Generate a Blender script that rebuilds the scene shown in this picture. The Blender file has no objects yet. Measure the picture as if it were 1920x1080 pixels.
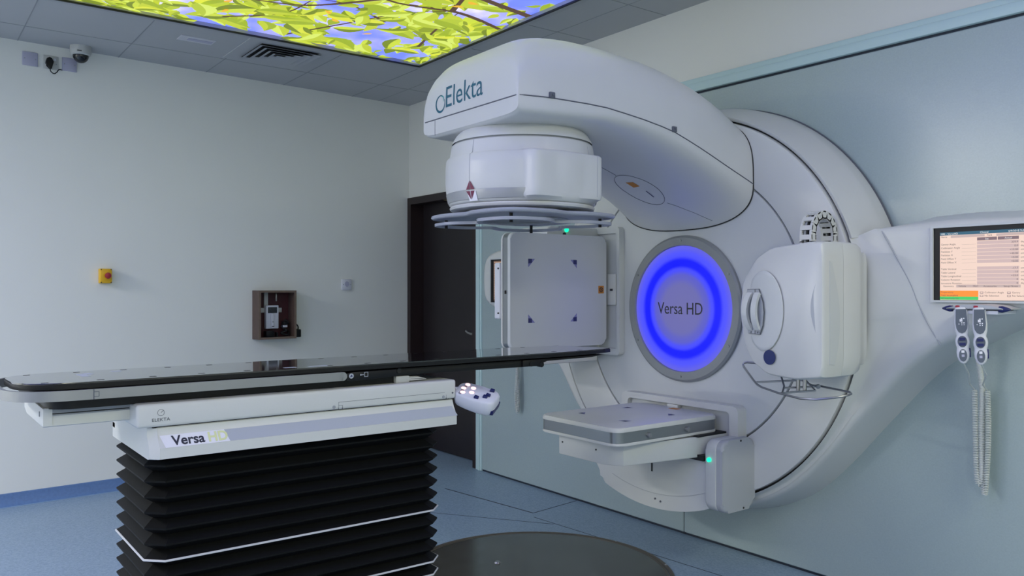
import bpy, bmesh, math, random
from mathutils import Vector, Matrix
from mathutils.bvhtree import BVHTree
PI = math.pi
sc = bpy.context.scene
COL = sc.collection
random.seed(7)

# ------------------------------------------------------------------ materials
def mat(name, col, rough=0.5, metal=0.0, emit=None, estr=0.0, coat=0.0, bump=0.0, bscale=60.0, vary=0.0, vscale=8.0, spec=0.5, trans=0.0):
    m = bpy.data.materials.new(name); m.use_nodes = True
    nt = m.node_tree; b = nt.nodes['Principled BSDF']
    b.inputs['Base Color'].default_value = (*col, 1)
    b.inputs['Roughness'].default_value = rough
    b.inputs['Metallic'].default_value = metal
    b.inputs['Specular IOR Level'].default_value = spec
    b.inputs['Coat Weight'].default_value = coat
    b.inputs['Coat Roughness'].default_value = 0.05
    b.inputs['Transmission Weight'].default_value = trans
    if emit:
        b.inputs['Emission Color'].default_value = (*emit, 1)
        b.inputs['Emission Strength'].default_value = estr
    tc = nt.nodes.new('ShaderNodeTexCoord')
    if vary:
        n = nt.nodes.new('ShaderNodeTexNoise'); n.inputs['Scale'].default_value = vscale; n.inputs['Detail'].default_value = 5
        nt.links.new(tc.outputs['Object'], n.inputs['Vector'])
        r = nt.nodes.new('ShaderNodeMapRange')
        r.inputs['To Min'].default_value = 1 - vary; r.inputs['To Max'].default_value = 1 + vary
        nt.links.new(n.outputs['Fac'], r.inputs['Value'])
        mx = nt.nodes.new('ShaderNodeMix'); mx.data_type = 'RGBA'; mx.blend_type = 'MULTIPLY'
        mx.inputs['Factor'].default_value = 1; mx.inputs['A'].default_value = (*col, 1)
        nt.links.new(r.outputs['Result'], mx.inputs['B'])
        nt.links.new(mx.outputs['Result'], b.inputs['Base Color'])
    if bump:
        n = nt.nodes.new('ShaderNodeTexNoise'); n.inputs['Scale'].default_value = bscale; n.inputs['Detail'].default_value = 3
        nt.links.new(tc.outputs['Object'], n.inputs['Vector'])
        bp = nt.nodes.new('ShaderNodeBump'); bp.inputs['Strength'].default_value = bump; bp.inputs['Distance'].default_value = 0.002
        nt.links.new(n.outputs['Fac'], bp.inputs['Height'])
        nt.links.new(bp.outputs['Normal'], b.inputs['Normal'])
    return m

M = {}
M['plastic'] = mat('white_plastic', (.60, .61, .61), .34, vary=.02)
M['plastic2'] = mat('white_plastic_satin', (.55, .57, .585), .42, vary=.02)
M['frame_white'] = mat('couch_white_paint', (.62, .63, .62), .38, bump=.05, bscale=300)
M['band_grey'] = mat('grey_band', (.36, .38, .41), .45)
M['band_mid'] = mat('satin_grey_band', (.33, .345, .36), .35, .2)
M['silver'] = mat('silver_band', (.27, .29, .30), .32, .7)
M['alu'] = mat('brushed_aluminium', (.33, .335, .34), .38, .7, bump=.08, bscale=200)
M['grey'] = mat('grey_plastic', (.30, .32, .35), .5)
M['midgrey'] = mat('mid_grey_plastic', (.40, .42, .46), .45)
M['bezel'] = mat('ring_bezel_grey', (.25, .265, .275), .42, .15)
M['guard'] = mat('touch_guard_grey', (.33, .35, .41), .45)
M['dark'] = mat('dark_gap', (.008, .009, .011), .6)
M['black'] = mat('black_plastic', (.006, .0065, .008), .42, spec=.3)
M['carbon'] = mat('carbon_gloss', (.008, .009, .012), .06, coat=.7, spec=.6)
M['bellows'] = mat('bellows_rubber', (.0035, .004, .0045), .6, bump=.25, bscale=500, spec=.16)
M['piping'] = mat('light_piping', (.62, .63, .66), .5)
M['navy'] = mat('navy_plastic', (.012, .018, .11), .4)
M['bluedot'] = mat('blue_dot', (.006, .02, .12), .45)
M['red'] = mat('red_plastic', (.33, .015, .03), .38)
M['yellow'] = mat('yellow_plastic', (.72, .42, .01), .45)
M['brown'] = mat('brown_wood', (.085, .055, .045), .5, vary=.35, vscale=14)
M['brown_edge'] = mat('wood_edge', (.16, .115, .085), .55, vary=.3, vscale=20)
M['maroon'] = mat('maroon_board', (.055, .010, .014), .5, vary=.2)
M['door'] = mat('dark_door_veneer', (.014, .010, .012), .42, vary=.25, vscale=6)
M['doorframe'] = mat('dark_frame_wood', (.017, .008, .009), .45, vary=.25, vscale=9)
M['steel'] = mat('steel', (.45, .44, .43), .3, 1.0)
M['wire'] = mat('wire_steel', (.30, .31, .34), .32, .9)
M['brass'] = mat('dull_brass', (.20, .16, .10), .4, .8)
M['wall'] = mat('painted_wall', (.78, .79, .755), .75, bump=.06, bscale=180, vary=.015, vscale=3)
M['wall_end'] = mat('painted_wall_end', (.74, .74, .70), .75, bump=.06, bscale=180)
M['ceil'] = mat('ceiling_tile', (.44, .45, .465), .85, bump=.12, bscale=250, vary=.02)
M['ceil_seam'] = mat('ceiling_seam', (.30, .31, .33), .8)
M['cladding'] = mat('blue_green_cladding', (.335, .415, .435), .27, bump=.10, bscale=170, vary=.08, vscale=150, spec=.9)
M['trimblue'] = mat('pale_blue_trim', (.50, .66, .68), .4)
M['plate_grey'] = mat('plate_lavender_grey', (.42, .42, .55), .45)
M['plate_white'] = mat('plate_white', (.66, .67, .74), .4)
M['plate_ivory'] = mat('plate_ivory', (.50, .51, .50), .5)
M['led'] = mat('green_led', (.02, .5, .3), .4, emit=(.0, 1.0, .45), estr=1.4)
M['lit_button'] = mat('lit_button', (.8, .5, .5), .4, emit=(1, .62, .62), estr=1.3)
M['orange'] = mat('orange_sticker', (.50, .19, .02), .5)
M['teal'] = mat('teal_print', (.01, .11, .17), .5)
M['teal2'] = mat('teal_light_print', (.03, .33, .34), .5)
M['ink'] = mat('dark_ink', (.02, .022, .035), .5)
M['ink_grey'] = mat('grey_ink', (.10, .11, .14), .5)
M['pale_print'] = mat('pale_yellow_print', (.72, .76, .40), .5)
M['label_white'] = mat('label_white', (.80, .80, .86), .4)
M['label_grey'] = mat('label_grey', (.42, .45, .50), .4)
M['mark_dark'] = mat('marker_dark', (.03, .035, .12), .5)
M['mark_light'] = mat('marker_lilac', (.22, .22, .42), .5)
M['mark_red'] = mat('marker_red', (.16, .01, .05), .5)
M['pad'] = mat('keypad_grey', (.10, .12, .16), .45)
M['cord'] = mat('cord_grey', (.56, .59, .58), .45)
M['glass'] = mat('dark_dome', (.01, .011, .014), .08, spec=.6)
M['lens_gold'] = mat('head_optics', (.16, .12, .08), .2, .6)

def emis(name, col, s=1.0, base=(.02, .02, .02)):
    return mat(name, base, .5, emit=col, estr=s)
M['scr_bg'] = emis('screen_cream', (.88, .66, .56), 1.0)
M['scr_row'] = emis('screen_row', (.62, .46, .45), 1.0)
M['scr_hdr'] = emis('screen_header', (.20, .13, .15), 1.0)
M['scr_title'] = emis('screen_title', (.012, .10, .17), 1.0)
M['scr_bar'] = emis('screen_bar', (.55, .42, .40), 1.0)
M['scr_orange'] = emis('screen_orange', (1.0, .28, .015), 1.0)
M['scr_green'] = emis('screen_green', (.05, .60, .13), 1.0)
M['scr_ink'] = emis('screen_ink', (.10, .07, .07), 1.0)
M['scr_white'] = emis('screen_white', (.85, .85, .85), 1.0)
M['scr_old'] = emis('screen_brown', (.16, .09, .06), 1.0)
M['scr_old2'] = emis('screen_tan', (.45, .30, .22), 1.0)

# floor: speckled blue vinyl
def floor_mat():
    m = bpy.data.materials.new('blue_vinyl'); m.use_nodes = True
    nt = m.node_tree; b = nt.nodes['Principled BSDF']; b.inputs['Roughness'].default_value = .42
    b.inputs['Specular IOR Level'].default_value = .4
    tc = nt.nodes.new('ShaderNodeTexCoord')
    n = nt.nodes.new('ShaderNodeTexNoise'); n.inputs['Scale'].default_value = 95; n.inputs['Detail'].default_value = 6; n.inputs['Roughness'].default_value = .75
    nt.links.new(tc.outputs['Object'], n.inputs['Vector'])
    r = nt.nodes.new('ShaderNodeValToRGB')
    e = r.color_ramp.elements
    e[0].position = .30; e[0].color = (.155, .235, .34, 1); e[1].position = .72; e[1].color = (.34, .44, .56, 1)
    k = e.new(.5); k.color = (.24, .335, .455, 1)
    nt.links.new(n.outputs['Fac'], r.inputs['Fac'])
    nt.links.new(r.outputs['Color'], b.inputs['Base Color'])
    return m
M['floor'] = floor_mat()
M['skirt'] = mat('blue_skirting', (.10, .19, .40), .45, vary=.2, vscale=60)
M['skirt_weld'] = mat('weld_line', (.22, .34, .52), .5)
M['seam'] = mat('floor_seam', (.012, .02, .035), .6)

def metal_plate():
    m = mat('worn_floor_plate', (.125, .125, .115), .22, .55, vary=.3, vscale=5)
    nt = m.node_tree; b = nt.nodes['Principled BSDF']
    tc = nt.nodes.new('ShaderNodeTexCoord'); n = nt.nodes.new('ShaderNodeTexNoise')
    n.inputs['Scale'].default_value = 9; n.inputs['Detail'].default_value = 8
    r = nt.nodes.new('ShaderNodeMapRange'); r.inputs['To Min'].default_value = .12; r.inputs['To Max'].default_value = .32
    nt.links.new(tc.outputs['Object'], n.inputs['Vector']); nt.links.new(n.outputs['Fac'], r.inputs['Value'])
    nt.links.new(r.outputs['Result'], b.inputs['Roughness'])
    return m
M['turntable'] = metal_plate()

# glowing disc of the gantry: an acrylic disc lit by a ring of blue lamps behind it
def disc_mat():
    m = bpy.data.materials.new('blue_ring_light'); m.use_nodes = True
    nt = m.node_tree; b = nt.nodes['Principled BSDF']; b.inputs['Roughness'].default_value = .45; b.inputs['Specular IOR Level'].default_value = .15
    tc = nt.nodes.new('ShaderNodeTexCoord')
    sx = nt.nodes.new('ShaderNodeSeparateXYZ'); nt.links.new(tc.outputs['Object'], sx.inputs[0])
    cb = nt.nodes.new('ShaderNodeCombineXYZ'); nt.links.new(sx.outputs['X'], cb.inputs['X']); nt.links.new(sx.outputs['Z'], cb.inputs['Y'])
    ln = nt.nodes.new('ShaderNodeVectorMath'); ln.operation = 'LENGTH'; nt.links.new(cb.outputs[0], ln.inputs[0])
    dv = nt.nodes.new('ShaderNodeMath'); dv.operation = 'DIVIDE'; dv.inputs[1].default_value = .32
    nt.links.new(ln.outputs['Value'], dv.inputs[0])
    r = nt.nodes.new('ShaderNodeValToRGB'); r.color_ramp.interpolation = 'EASE'
    e = r.color_ramp.elements
    e[0].position = 0; e[0].color = (.15, .15, .38, 1)
    e[1].position = 1; e[1].color = (.12, .12, .75, 1)
    for p, c in ((.36, (.145, .145, .40)), (.52, (.105, .11, .55)), (.62, (.06, .07, .95)), (.69, (.0, .004, 1.25)), (.76, (.0, .004, 1.25)), (.85, (.07, .08, .98))):
        k = e.new(p); k.color = (*c, 1)
    nt.links.new(dv.outputs[0], r.inputs['Fac'])
    b.inputs['Base Color'].default_value = (.02, .02, .05, 1)
    nt.links.new(r.outputs['Color'], b.inputs['Emission Color'])
    b.inputs['Emission Strength'].default_value = 1.0
    return m
M['disc'] = disc_mat()

# ------------------------------------------------------------------ mesh helpers
def NB(): return bmesh.new()

def bx(bm, x0, x1, y0, y1, z0, z1, bev=0.0, seg=2):
    vs = [bm.verts.new(p) for p in ((x0,y0,z0),(x1,y0,z0),(x1,y1,z0),(x0,y1,z0),(x0,y0,z1),(x1,y0,z1),(x1,y1,z1),(x0,y1,z1))]
    fs = [bm.faces.new([vs[i] for i in q]) for q in ((0,3,2,1),(4,5,6,7),(0,1,5,4),(1,2,6,5),(2,3,7,6),(3,0,4,7))]
    if bev > 0:
        es = list({e for f in fs for e in f.edges})
        bmesh.ops.bevel(bm, geom=es, offset=bev, segments=seg, profile=.5, affect='EDGES')

AX = {'X': lambda u, v, a: (a, u, v), 'Y': lambda u, v, a: (u, a, v), 'Z': lambda u, v, a: (u, v, a)}
def prism(bm, pts, axis, a0, a1, bev=0.0, seg=2, which='ends'):
    """polygon pts (u,v) pushed along axis from a0 to a1"""
    f = AX[axis]
    A = [bm.verts.new(f(u, v, a0)) for u, v in pts]; B = [bm.verts.new(f(u, v, a1)) for u, v in pts]
    n = len(pts)
    fa = bm.faces.new(A[::-1]); fb = bm.faces.new(B)
    sf = [bm.faces.new((A[i], A[(i+1)%n], B[(i+1)%n], B[i])) for i in range(n)]
    if bev > 0:
        es = set(fa.edges) | set(fb.edges)
        if which == 'start': es = set(fa.edges)
        if which == 'end': es = set(fb.edges)
        bmesh.ops.bevel(bm, geom=list(es), offset=bev, segments=seg, profile=.5, affect='EDGES')
    bmesh.ops.recalc_face_normals(bm, faces=bm.faces[:])

def rrect(u0, u1, v0, v1, r, n=5):
    out = []
    for (cu, cv, a) in ((u1-r, v0+r, -90), (u1-r, v1-r, 0), (u0+r, v1-r, 90), (u0+r, v0+r, 180)):
        for k in range(n+1):
            t = math.radians(a + 90*k/n); out.append((cu + r*math.cos(t), cv + r*math.sin(t)))
    return out

def ell(cu, cv, ru, rv, n=32): return [(cu + ru*math.cos(2*PI*k/n), cv + rv*math.sin(2*PI*k/n)) for k in range(n)]

def lathe(bm, prof, axis, c, seg=64, closed=False, rfun=None):
    """prof: list of (r, a) with a the coordinate along axis"""
    rings = []
    c = tuple(c) + (0,)*(3-len(c))
    for r, a in prof:
        if r < 1e-6:
            p = {'X': (a, c[1], c[2]), 'Y': (c[0], a, c[2]), 'Z': (c[0], c[1], a)}[axis]
            rings.append([bm.verts.new(p)]); continue
        ring = []
        for k in range(seg):
            t = 2*PI*k/seg; rr = r if rfun is None else rfun(r, a, t)
            cu, cv = rr*math.cos(t), rr*math.sin(t)
            p = {'X': (a, c[1]+cu, c[2]+cv), 'Y': (c[0]+cu, a, c[2]+cv), 'Z': (c[0]+cu, c[1]+cv, a)}[axis]
            ring.append(bm.verts.new(p))
        rings.append(ring)
    prs = list(zip(rings, rings[1:])) + ([(rings[-1], rings[0])] if closed else [])
    for A, B in prs:
        for k in range(seg):
            q = [A[k % len(A)], A[(k+1) % len(A)], B[(k+1) % len(B)], B[k % len(B)]]
            q2 = []
            for v in q:
                if v not in q2: q2.append(v)
            if len(q2) > 2:
                try: bm.faces.new(q2)
                except ValueError: pass
    bmesh.ops.recalc_face_normals(bm, faces=bm.faces[:])

def tube(bm, pts, r, seg=8, closed=False, cap=True):
    pts = [Vector(p) for p in pts]; n = len(pts)
    T = []
    for i in range(n):
        a = pts[(i-1) % n] if (closed or i > 0) else pts[i]
        b = pts[(i+1) % n] if (closed or i < n-1) else pts[i]
        t = (b - a); T.append(t.normalized() if t.length > 0 else Vector((0,0,1)))
    up = Vector((0,0,1)) if abs(T[0].z) < .9 else Vector((1,0,0))
    N = (up - T[0]*up.dot(T[0])).normalized()
    rings = []
    for i in range(n):
        N = (N - T[i]*N.dot(T[i])); N = N.normalized() if N.length > 1e-9 else Vector((1,0,0))
        B = T[i].cross(N)
        rr = r[i] if isinstance(r, (list, tuple)) else r
        rings.append([bm.verts.new(pts[i] + (N*math.cos(2*PI*k/seg) + B*math.sin(2*PI*k/seg))*rr) for k in range(seg)])
    prs = list(zip(rings, rings[1:])) + ([(rings[-1], rings[0])] if closed else [])
    for A, B in prs:
        for k in range(seg): bm.faces.new((A[k], A[(k+1)%seg], B[(k+1)%seg], B[k]))
    if cap and not closed:
        bm.faces.new(rings[0][::-1]); bm.faces.new(rings[-1])
    bmesh.ops.recalc_face_normals(bm, faces=bm.faces[:])

def loft(bm, secs, cap0=True, cap1=True, closed=True):
    R = [[bm.verts.new(p) for p in s] for s in secs]
    n = len(R[0])
    for A, B in zip(R, R[1:]):
        for k in range(n if closed else n-1): bm.faces.new((A[k], A[(k+1)%n], B[(k+1)%n], B[k]))
    if cap0: bm.faces.new(R[0][::-1])
    if cap1: bm.faces.new(R[-1])
    bmesh.ops.recalc_face_normals(bm, faces=bm.faces[:])

def plate_hole(bm, outer, inner, axis, a0, a1):
    """flat ring: outer and inner loops with the same number of points"""
    f = AX[axis]; n = len(outer)
    L = [[bm.verts.new(f(u, v, a)) for u, v in lp] for a in (a0, a1) for lp in (outer, inner)]
    for i in range(n):
        j = (i+1) % n
        bm.faces.new((L[0][i], L[1][i], L[1][j], L[0][j])); bm.faces.new((L[2][i], L[2][j], L[3][j], L[3][i]))
        bm.faces.new((L[0][i], L[0][j], L[2][j], L[2][i])); bm.faces.new((L[1][i], L[3][i], L[3][j], L[1][j]))
    bmesh.ops.recalc_face_normals(bm, faces=bm.faces[:])

def catmull(P, n=8, closed=False):
    out = []; m = len(P)
    rng = range(m if closed else m-1)
    g = lambda i: Vector(P[i % m]) if closed else Vector(P[min(max(i, 0), m-1)])
    for i in rng:
        p0, p1, p2, p3 = g(i-1), g(i), g(i+1), g(i+2)
        for k in range(n):
            t = k/n
            out.append(.5*((2*p1) + (p2-p0)*t + (2*p0-5*p1+4*p2-p3)*t*t + (3*p1-p0-3*p2+p3)*t**3))
    if not closed: out.append(Vector(P[-1]))
    return out

def lerp_tab(tab, x):
    if x <= tab[0][0]: return tab[0][1]
    for (a, va), (b, vb) in zip(tab, tab[1:]):
        if x <= b: return va + (vb-va)*(x-a)/(b-a)
    return tab[-1][1]

WORLD = {}
def obj(name, bm, m, parent=None, smooth=35, xf=None):
    if xf is not None: bmesh.ops.transform(bm, matrix=xf, verts=bm.verts[:])
    me = bpy.data.meshes.new(name)
    o = bpy.data.objects.new(name, me); COL.objects.link(o)
    if parent is not None:
        off = WORLD[parent]
        bmesh.ops.translate(bm, vec=-off, verts=bm.verts[:])
        o.parent = parent; WORLD[o] = off.copy()
    else:
        co = [v.co for v in bm.verts]
        mn = Vector((min(c.x for c in co), min(c.y for c in co), min(c.z for c in co))); mx = Vector((max(c.x for c in co), max(c.y for c in co), max(c.z for c in co)))
        off = Vector(((mn.x+mx.x)/2, (mn.y+mx.y)/2, mn.z))
        bmesh.ops.translate(bm, vec=-off, verts=bm.verts[:])
        o.location = off; WORLD[o] = off
    bm.to_mesh(me); bm.free()
    for q in (m if isinstance(m, (list, tuple)) else [m]): me.materials.append(q)
    if smooth:
        me.shade_smooth(); me.set_sharp_from_angle(angle=math.radians(smooth))
    return o

def thing(name, label, cat, loc, group=None):
    o = bpy.data.objects.new(name, None); COL.objects.link(o)
    o.location = loc; o.empty_display_size = .1
    o['label'] = label; o['category'] = cat
    if group: o['group'] = group
    WORLD[o] = Vector(loc)
    return o
def tag(o, label, cat, group=None):
    o['label'] = label; o['category'] = cat
    if group: o['group'] = group
    return o
def struct(name, bm, m, smooth=None, xf=None):
    o = obj(name, bm, m, None, smooth, xf); o['kind'] = 'structure'; return o
def lab(o, s): o['label'] = s; return o

def text_bm(s, size, align='LEFT', extrude=.0004, squash=1.0, fat=0.0):
    cu = bpy.data.curves.new('lettering', 'FONT'); cu.body = s; cu.size = size; cu.align_x = align; cu.extrude = extrude; cu.offset = fat
    cu.resolution_u = 4
    t = bpy.data.objects.new('lettering', cu); COL.objects.link(t)
    bpy.context.view_layer.update()
    me = t.evaluated_get(bpy.context.evaluated_depsgraph_get()).to_mesh()
    bm = bmesh.new(); bm.from_mesh(me)
    t.evaluated_get(bpy.context.evaluated_depsgraph_get()).to_mesh_clear()
    bpy.data.objects.remove(t); bpy.data.curves.remove(cu)
    if squash != 1.0: bmesh.ops.scale(bm, vec=(squash, 1, 1), verts=bm.verts[:])
    return bm
def frame(o, xd, yd):
    xd = Vector(xd).normalized(); yd = Vector(yd).normalized(); zd = xd.cross(yd)
    return Matrix(((xd.x, yd.x, zd.x, o[0]), (xd.y, yd.y, zd.y, o[1]), (xd.z, yd.z, zd.z, o[2]), (0,0,0,1)))
def merge(dst, src, mtx=None, mi=None):
    if mtx is not None: bmesh.ops.transform(src, matrix=mtx, verts=src.verts[:])
    if mi is not None:
        for f in src.faces: f.material_index = mi
    me = bpy.data.meshes.new('tmp'); src.to_mesh(me); src.free(); dst.from_mesh(me); bpy.data.meshes.remove(me)
def bold(bm, d): pass

def cyl(bm, c, axis, r, a0, a1, seg=20, r2=None):
    lathe(bm, [(0, a0), (r, a0), (r2 if r2 is not None else r, a1), (0, a1)], axis, c, seg)

# ------------------------------------------------------------------ the room
XR, YF, H = 2.6, -4.2, 2.90
def wallx(y): return -6.11 + .054*(3.49 - y)
WA = math.atan(.054)
def WM(y, z=0.0):            # frame on the left wall: local x = out of the wall, y = along it, z = up
    return Matrix.Translation((wallx(y), y, z)) @ Matrix.Rotation(WA, 4, 'Z')

bm = NB(); bx(bm, -7.2, XR, YF, 4.6, -.1, 0); struct('floor', bm, M['floor'])
# ceiling with the opening for the luminous panel
PX0, PX1, PY0, PY1 = -4.965, -.80, -2.3, 2.93
bm = NB()
for a in ((-7.2, PX0, YF, 4.6), (PX1, XR, YF, 4.6), (PX0, PX1, YF, PY0), (PX0, PX1, PY1, 4.6)):
    bx(bm, a[0], a[1], a[2], a[3], H, H+.1)
struct('ceiling', bm, M['ceil'])
bm = NB()
for yy in [.03 + .585*k for k in range(-6, 6)]:
    bx(bm, -6.2, PX0-.03, yy-.003, yy+.003, H-.0015, H+.001)
for yy in (3.2,): bx(bm, -6.2, XR, yy-.002, yy+.002, H-.0015, H+.001)
for xx in (-5.60,): bx(bm, xx-.003, xx+.003, YF, 3.5, H-.0015, H+.001)
for xx in [-4.4 + .6*k for k in range(11)]: bx(bm, xx-.002, xx+.002, PY1+.03, 3.5, H-.0015, H+.001)
struct('trim_1', bm, M['ceil_seam'])

bm = NB(); bx(bm, -.12, 0, -8.0, 1.2, 0, H+.05)
struct('wall_left', bm, M['wall'], xf=WM(3.49))
bm = NB(); bx(bm, -7.2, XR, YF-.1, YF, 0, H+.05); struct('wall_front', bm, M['wall'])
bm = NB(); bx(bm, XR, XR+.1, YF-.1, 4.6, 0, H+.05); struct('wall_right', bm, M['wall'])
DX0, DX1, DZ = -6.10, -5.065, 2.112      # outside of the door frame
bm = NB(); bx(bm, -6.3, DX0, 3.50, 3.72, 0, H+.05); bx(bm, DX0, DX1, 3.50, 3.72, DZ, H+.05); bx(bm, DX1, XR, 3.50, 3.72, 0, H+.05)
struct('wall_back', bm, M['wall_end'])
# machine wall cladding
bm = NB(); bx(bm, -4.985, -3.045, 3.47, 3.5, .012, 2.405, .004, 1); bx(bm, -3.041, XR, 3.47, 3.5, .012, 2.405, .004, 1)
struct('wall_cladding', bm, M['cladding'], smooth=30)
bm = NB(); bx(bm, -4.99, XR, 3.478, 3.5, 0, .012); bx(bm, -3.05, -3.036, 3.475, 3.5, 0, 2.405)
bx(bm, -4.985, XR, 3.475, 3.5, 2.400, 2.416); struct('trim_2', bm, M['seam'])
bm = NB(); bx(bm, -5.06, XR, 3.455, 3.5, 2.416, 2.462, .006); bx(bm, -5.06, XR, 3.472, 3.5, 2.462, 2.492, .004)
struct('trim_3', bm, M['trimblue'], smooth=30)
bm = NB(); bx(bm, -5.058, -4.982, 3.462, 3.5, 0, 2.41, .006); bx(bm, -5.02, -5.0, 3.455, 3.47, 0, 2.41, .004)
struct('trim_4', bm, M['trimblue'], smooth=30)
# skirting of the left wall (coved vinyl)
bm = NB(); prism(bm, [(0, 0), (.035, 0), (.02, .006), (.011, .02), (.008, .07), (.006, .078), (0, .08)], 'Y', -7.5, .0)
struct('baseboard_left', bm, M['skirt'], smooth=40, xf=WM(3.49))
bm = NB(); bx(bm, .030, .046, -7.5, -.02, 0.0, .002)
struct('trim_5', bm, M['skirt_weld'], xf=WM(3.49))
# floor seams
bm = NB()
def strip(p, q, w=.004):
    d = (Vector(q) - Vector(p)).normalized(); n = Vector((-d.y, d.x))*w/2
    pts = [(p[0]+n.x, p[1]+n.y), (p[0]-n.x, p[1]-n.y), (q[0]-n.x, q[1]-n.y), (q[0]+n.x, q[1]+n.y)]
    prism(bm, pts, 'Z', 0, .0008)
strip((-4.70, 2.97), (-3.871, 3.071), .009); strip((-3.871, 3.071), (-3.93, 3.47), .006)
strip((-4.30, 2.55), (-3.62, 3.02), .004); strip((-3.80, 3.02), (-2.1, 3.14), .004)
struct('trim_6', bm, M['seam'])

# door
bm = NB()
fw, fd = .055, .12
prism(bm, [(DX0, 0), (DX0+fw, 0), (DX0+fw, DZ-fw), (DX1-fw, DZ-fw), (DX1-fw, 0), (DX1, 0), (DX1, DZ), (DX0, DZ)], 'Y', 3.475, 3.70, .004, 1)
dr = struct('door_1', bm, M['doorframe'], smooth=30)
bm = NB(); bx(bm, DX0+fw, DX1-fw, 3.60, 3.645, .008, DZ-fw, .003, 1); lf = obj('door_leaf', bm, M['door'], dr)
bm = NB(); tube(bm, [(-5.17, 3.60, 1.0), (-5.17, 3.555, 1.0), (-5.19, 3.548, 1.003), (-5.24, 3.548, .998), (-5.29, 3.548, 1.008), (-5.31, 3.548, 1.02)], .010, 8)
cyl(bm, (-5.17, 0, 1.0), 'Y', .026, 3.592, 3.602); cyl(bm, (-5.165, 0, .885), 'Y', .022, 3.592, 3.602)
lab(obj('door_handle', bm, M['steel'], dr), 'dull steel lever handle with round key plate')
bm = NB(); bx(bm, -5.53, -5.36, 3.565, 3.60, 1.985, 2.03, .006); tube(bm, [(-5.40, 3.57, 2.035), (-5.46, 3.52, 2.04), (-5.56, 3.50, 2.055)], .007, 6)
lab(obj('door_closer', bm, M['brass'], dr), 'small dull metal closer at top of the door')

# ------------------------------------------------------------------ luminous ceiling panel
t = thing('luminous_ceiling_panel', 'large backlit ceiling panel printed with green leaves against a blue sky', 'ceiling light', ((PX0+PX1)/2, (PY0+PY1)/2, H))
bm = NB()
plate_hole(bm, rrect(PX0-.03, PX1+.03, PY0-.03, PY1+.03, .002, 1), rrect(PX0+.012, PX1-.012, PY0+.012, PY1-.012, .002, 1), 'Z', H-.012, H+.04)
obj('panel_frame', bm, mat('panel_frame_grey', (.38, .39, .41), .6), t)
bm = NB()
plate_hole(bm, rrect(PX0+.006, PX1-.006, PY0+.006, PY1-.006, .002, 1), rrect(PX0+.019, PX1-.019, PY0+.019, PY1-.019, .002, 1), 'Z', H-.013, H-.004)
obj('gasket', bm, M['dark'], t)
def sky_mat():
    m = bpy.data.materials.new('backlit_sky'); m.use_nodes = True
    nt = m.node_tree; b = nt.nodes['Principled BSDF']; b.inputs['Base Color'].default_value = (.1, .1, .1, 1)
    tc = nt.nodes.new('ShaderNodeTexCoord'); n = nt.nodes.new('ShaderNodeTexNoise')
    n.inputs['Scale'].default_value = 1.7; n.inputs['Detail'].default_value = 6
    nt.links.new(tc.outputs['Object'], n.inputs['Vector'])
    r = nt.nodes.new('ShaderNodeValToRGB'); e = r.color_ramp.elements
    e[0].position = .42; e[0].color = (.115, .165, .83, 1); e[1].position = .64; e[1].color = (.62, .58, .95, 1)
    k = e.new(.52); k.color = (.26, .27, .80, 1)
    nt.links.new(n.outputs['Fac'], r.inputs['Fac']); nt.links.new(r.outputs['Color'], b.inputs['Emission Color'])
    b.inputs['Emission Strength'].default_value = SKY
    return m
SKY = 1.6; LEAF = 1.2
M['sky'] = sky_mat()
leafc = [(.40, .50, .035), (.52, .62, .05), (.30, .40, .02), (.17, .23, .015), (.46, .54, .035), (.62, .66, .05), (.60, .72, .13), (.24, .31, .02)]
LM = [emis('leaf_print_tone%d' % i, c, LEAF) for i, c in enumerate(leafc)]
M['twig'] = emis('twig_print', (.10, .055, .03), 1.0); M['flower'] = emis('orange_leaf_print', (.75, .42, .03), LEAF)
bm = NB()
f = bm.faces.new([bm.verts.new(p) for p in ((PX0+.012, PY0+.012, H+.02), (PX0+.012, PY1-.012, H+.02), (PX1-.012, PY1-.012, H+.02), (PX1-.012, PY0+.012, H+.02))]); f.material_index = 0
rnd = random.Random(11)
lz = [H+.018]
def inside(x, y): return PX0+.02 < x < PX1-.02 and PY0+.02 < y < PY1-.02
def leaf(x, y, L, a, mi):
    W = L*rnd.uniform(.15, .25); c, s = math.cos(a), math.sin(a); bend = rnd.uniform(-.16, .16)*L
    up = []; dn = []
    for k in range(8):
        tt = k/7; w = W*math.sin(PI*min(1, tt**.75))*(1 - .25*tt)*1.25; off = bend*math.sin(PI*tt)
        up.append((tt*L, off + w)); dn.append((tt*L, off - w))
    pts = up + dn[::-1][1:-1]
    P = []
    for u, v in pts:
        X, Y = x + u*c - v*s, y + u*s + v*c
        P.append((min(max(X, PX0+.014), PX1-.014), min(max(Y, PY0+.014), PY1-.014)))
    lz[0] -= .0000115
    try:
        ff = bm.faces.new([bm.verts.new((X, Y, lz[0])) for X, Y in P[::-1]]); ff.material_index = mi
    except ValueError: pass
    if mi < 9 and L > .09 and rnd.random() < .75:      # one half of the leaf in another print tone
        hp = [(tt*L, bend*math.sin(PI*tt)) for tt in [k/7 for k in range(8)]]
        half = hp + up[::-1][1:-1]
        Q = []
        for u, v in half:
            X, Y = x + u*c - v*s, y + u*s + v*c
            Q.append((min(max(X, PX0+.014), PX1-.014), min(max(Y, PY0+.014), PY1-.014)))
        lz[0] -= .000004
        try:
            ff = bm.faces.new([bm.verts.new((X, Y, lz[0])) for X, Y in Q[::-1]]); ff.material_index = 1 + (mi + 1) % 8
        except ValueError: pass
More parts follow.
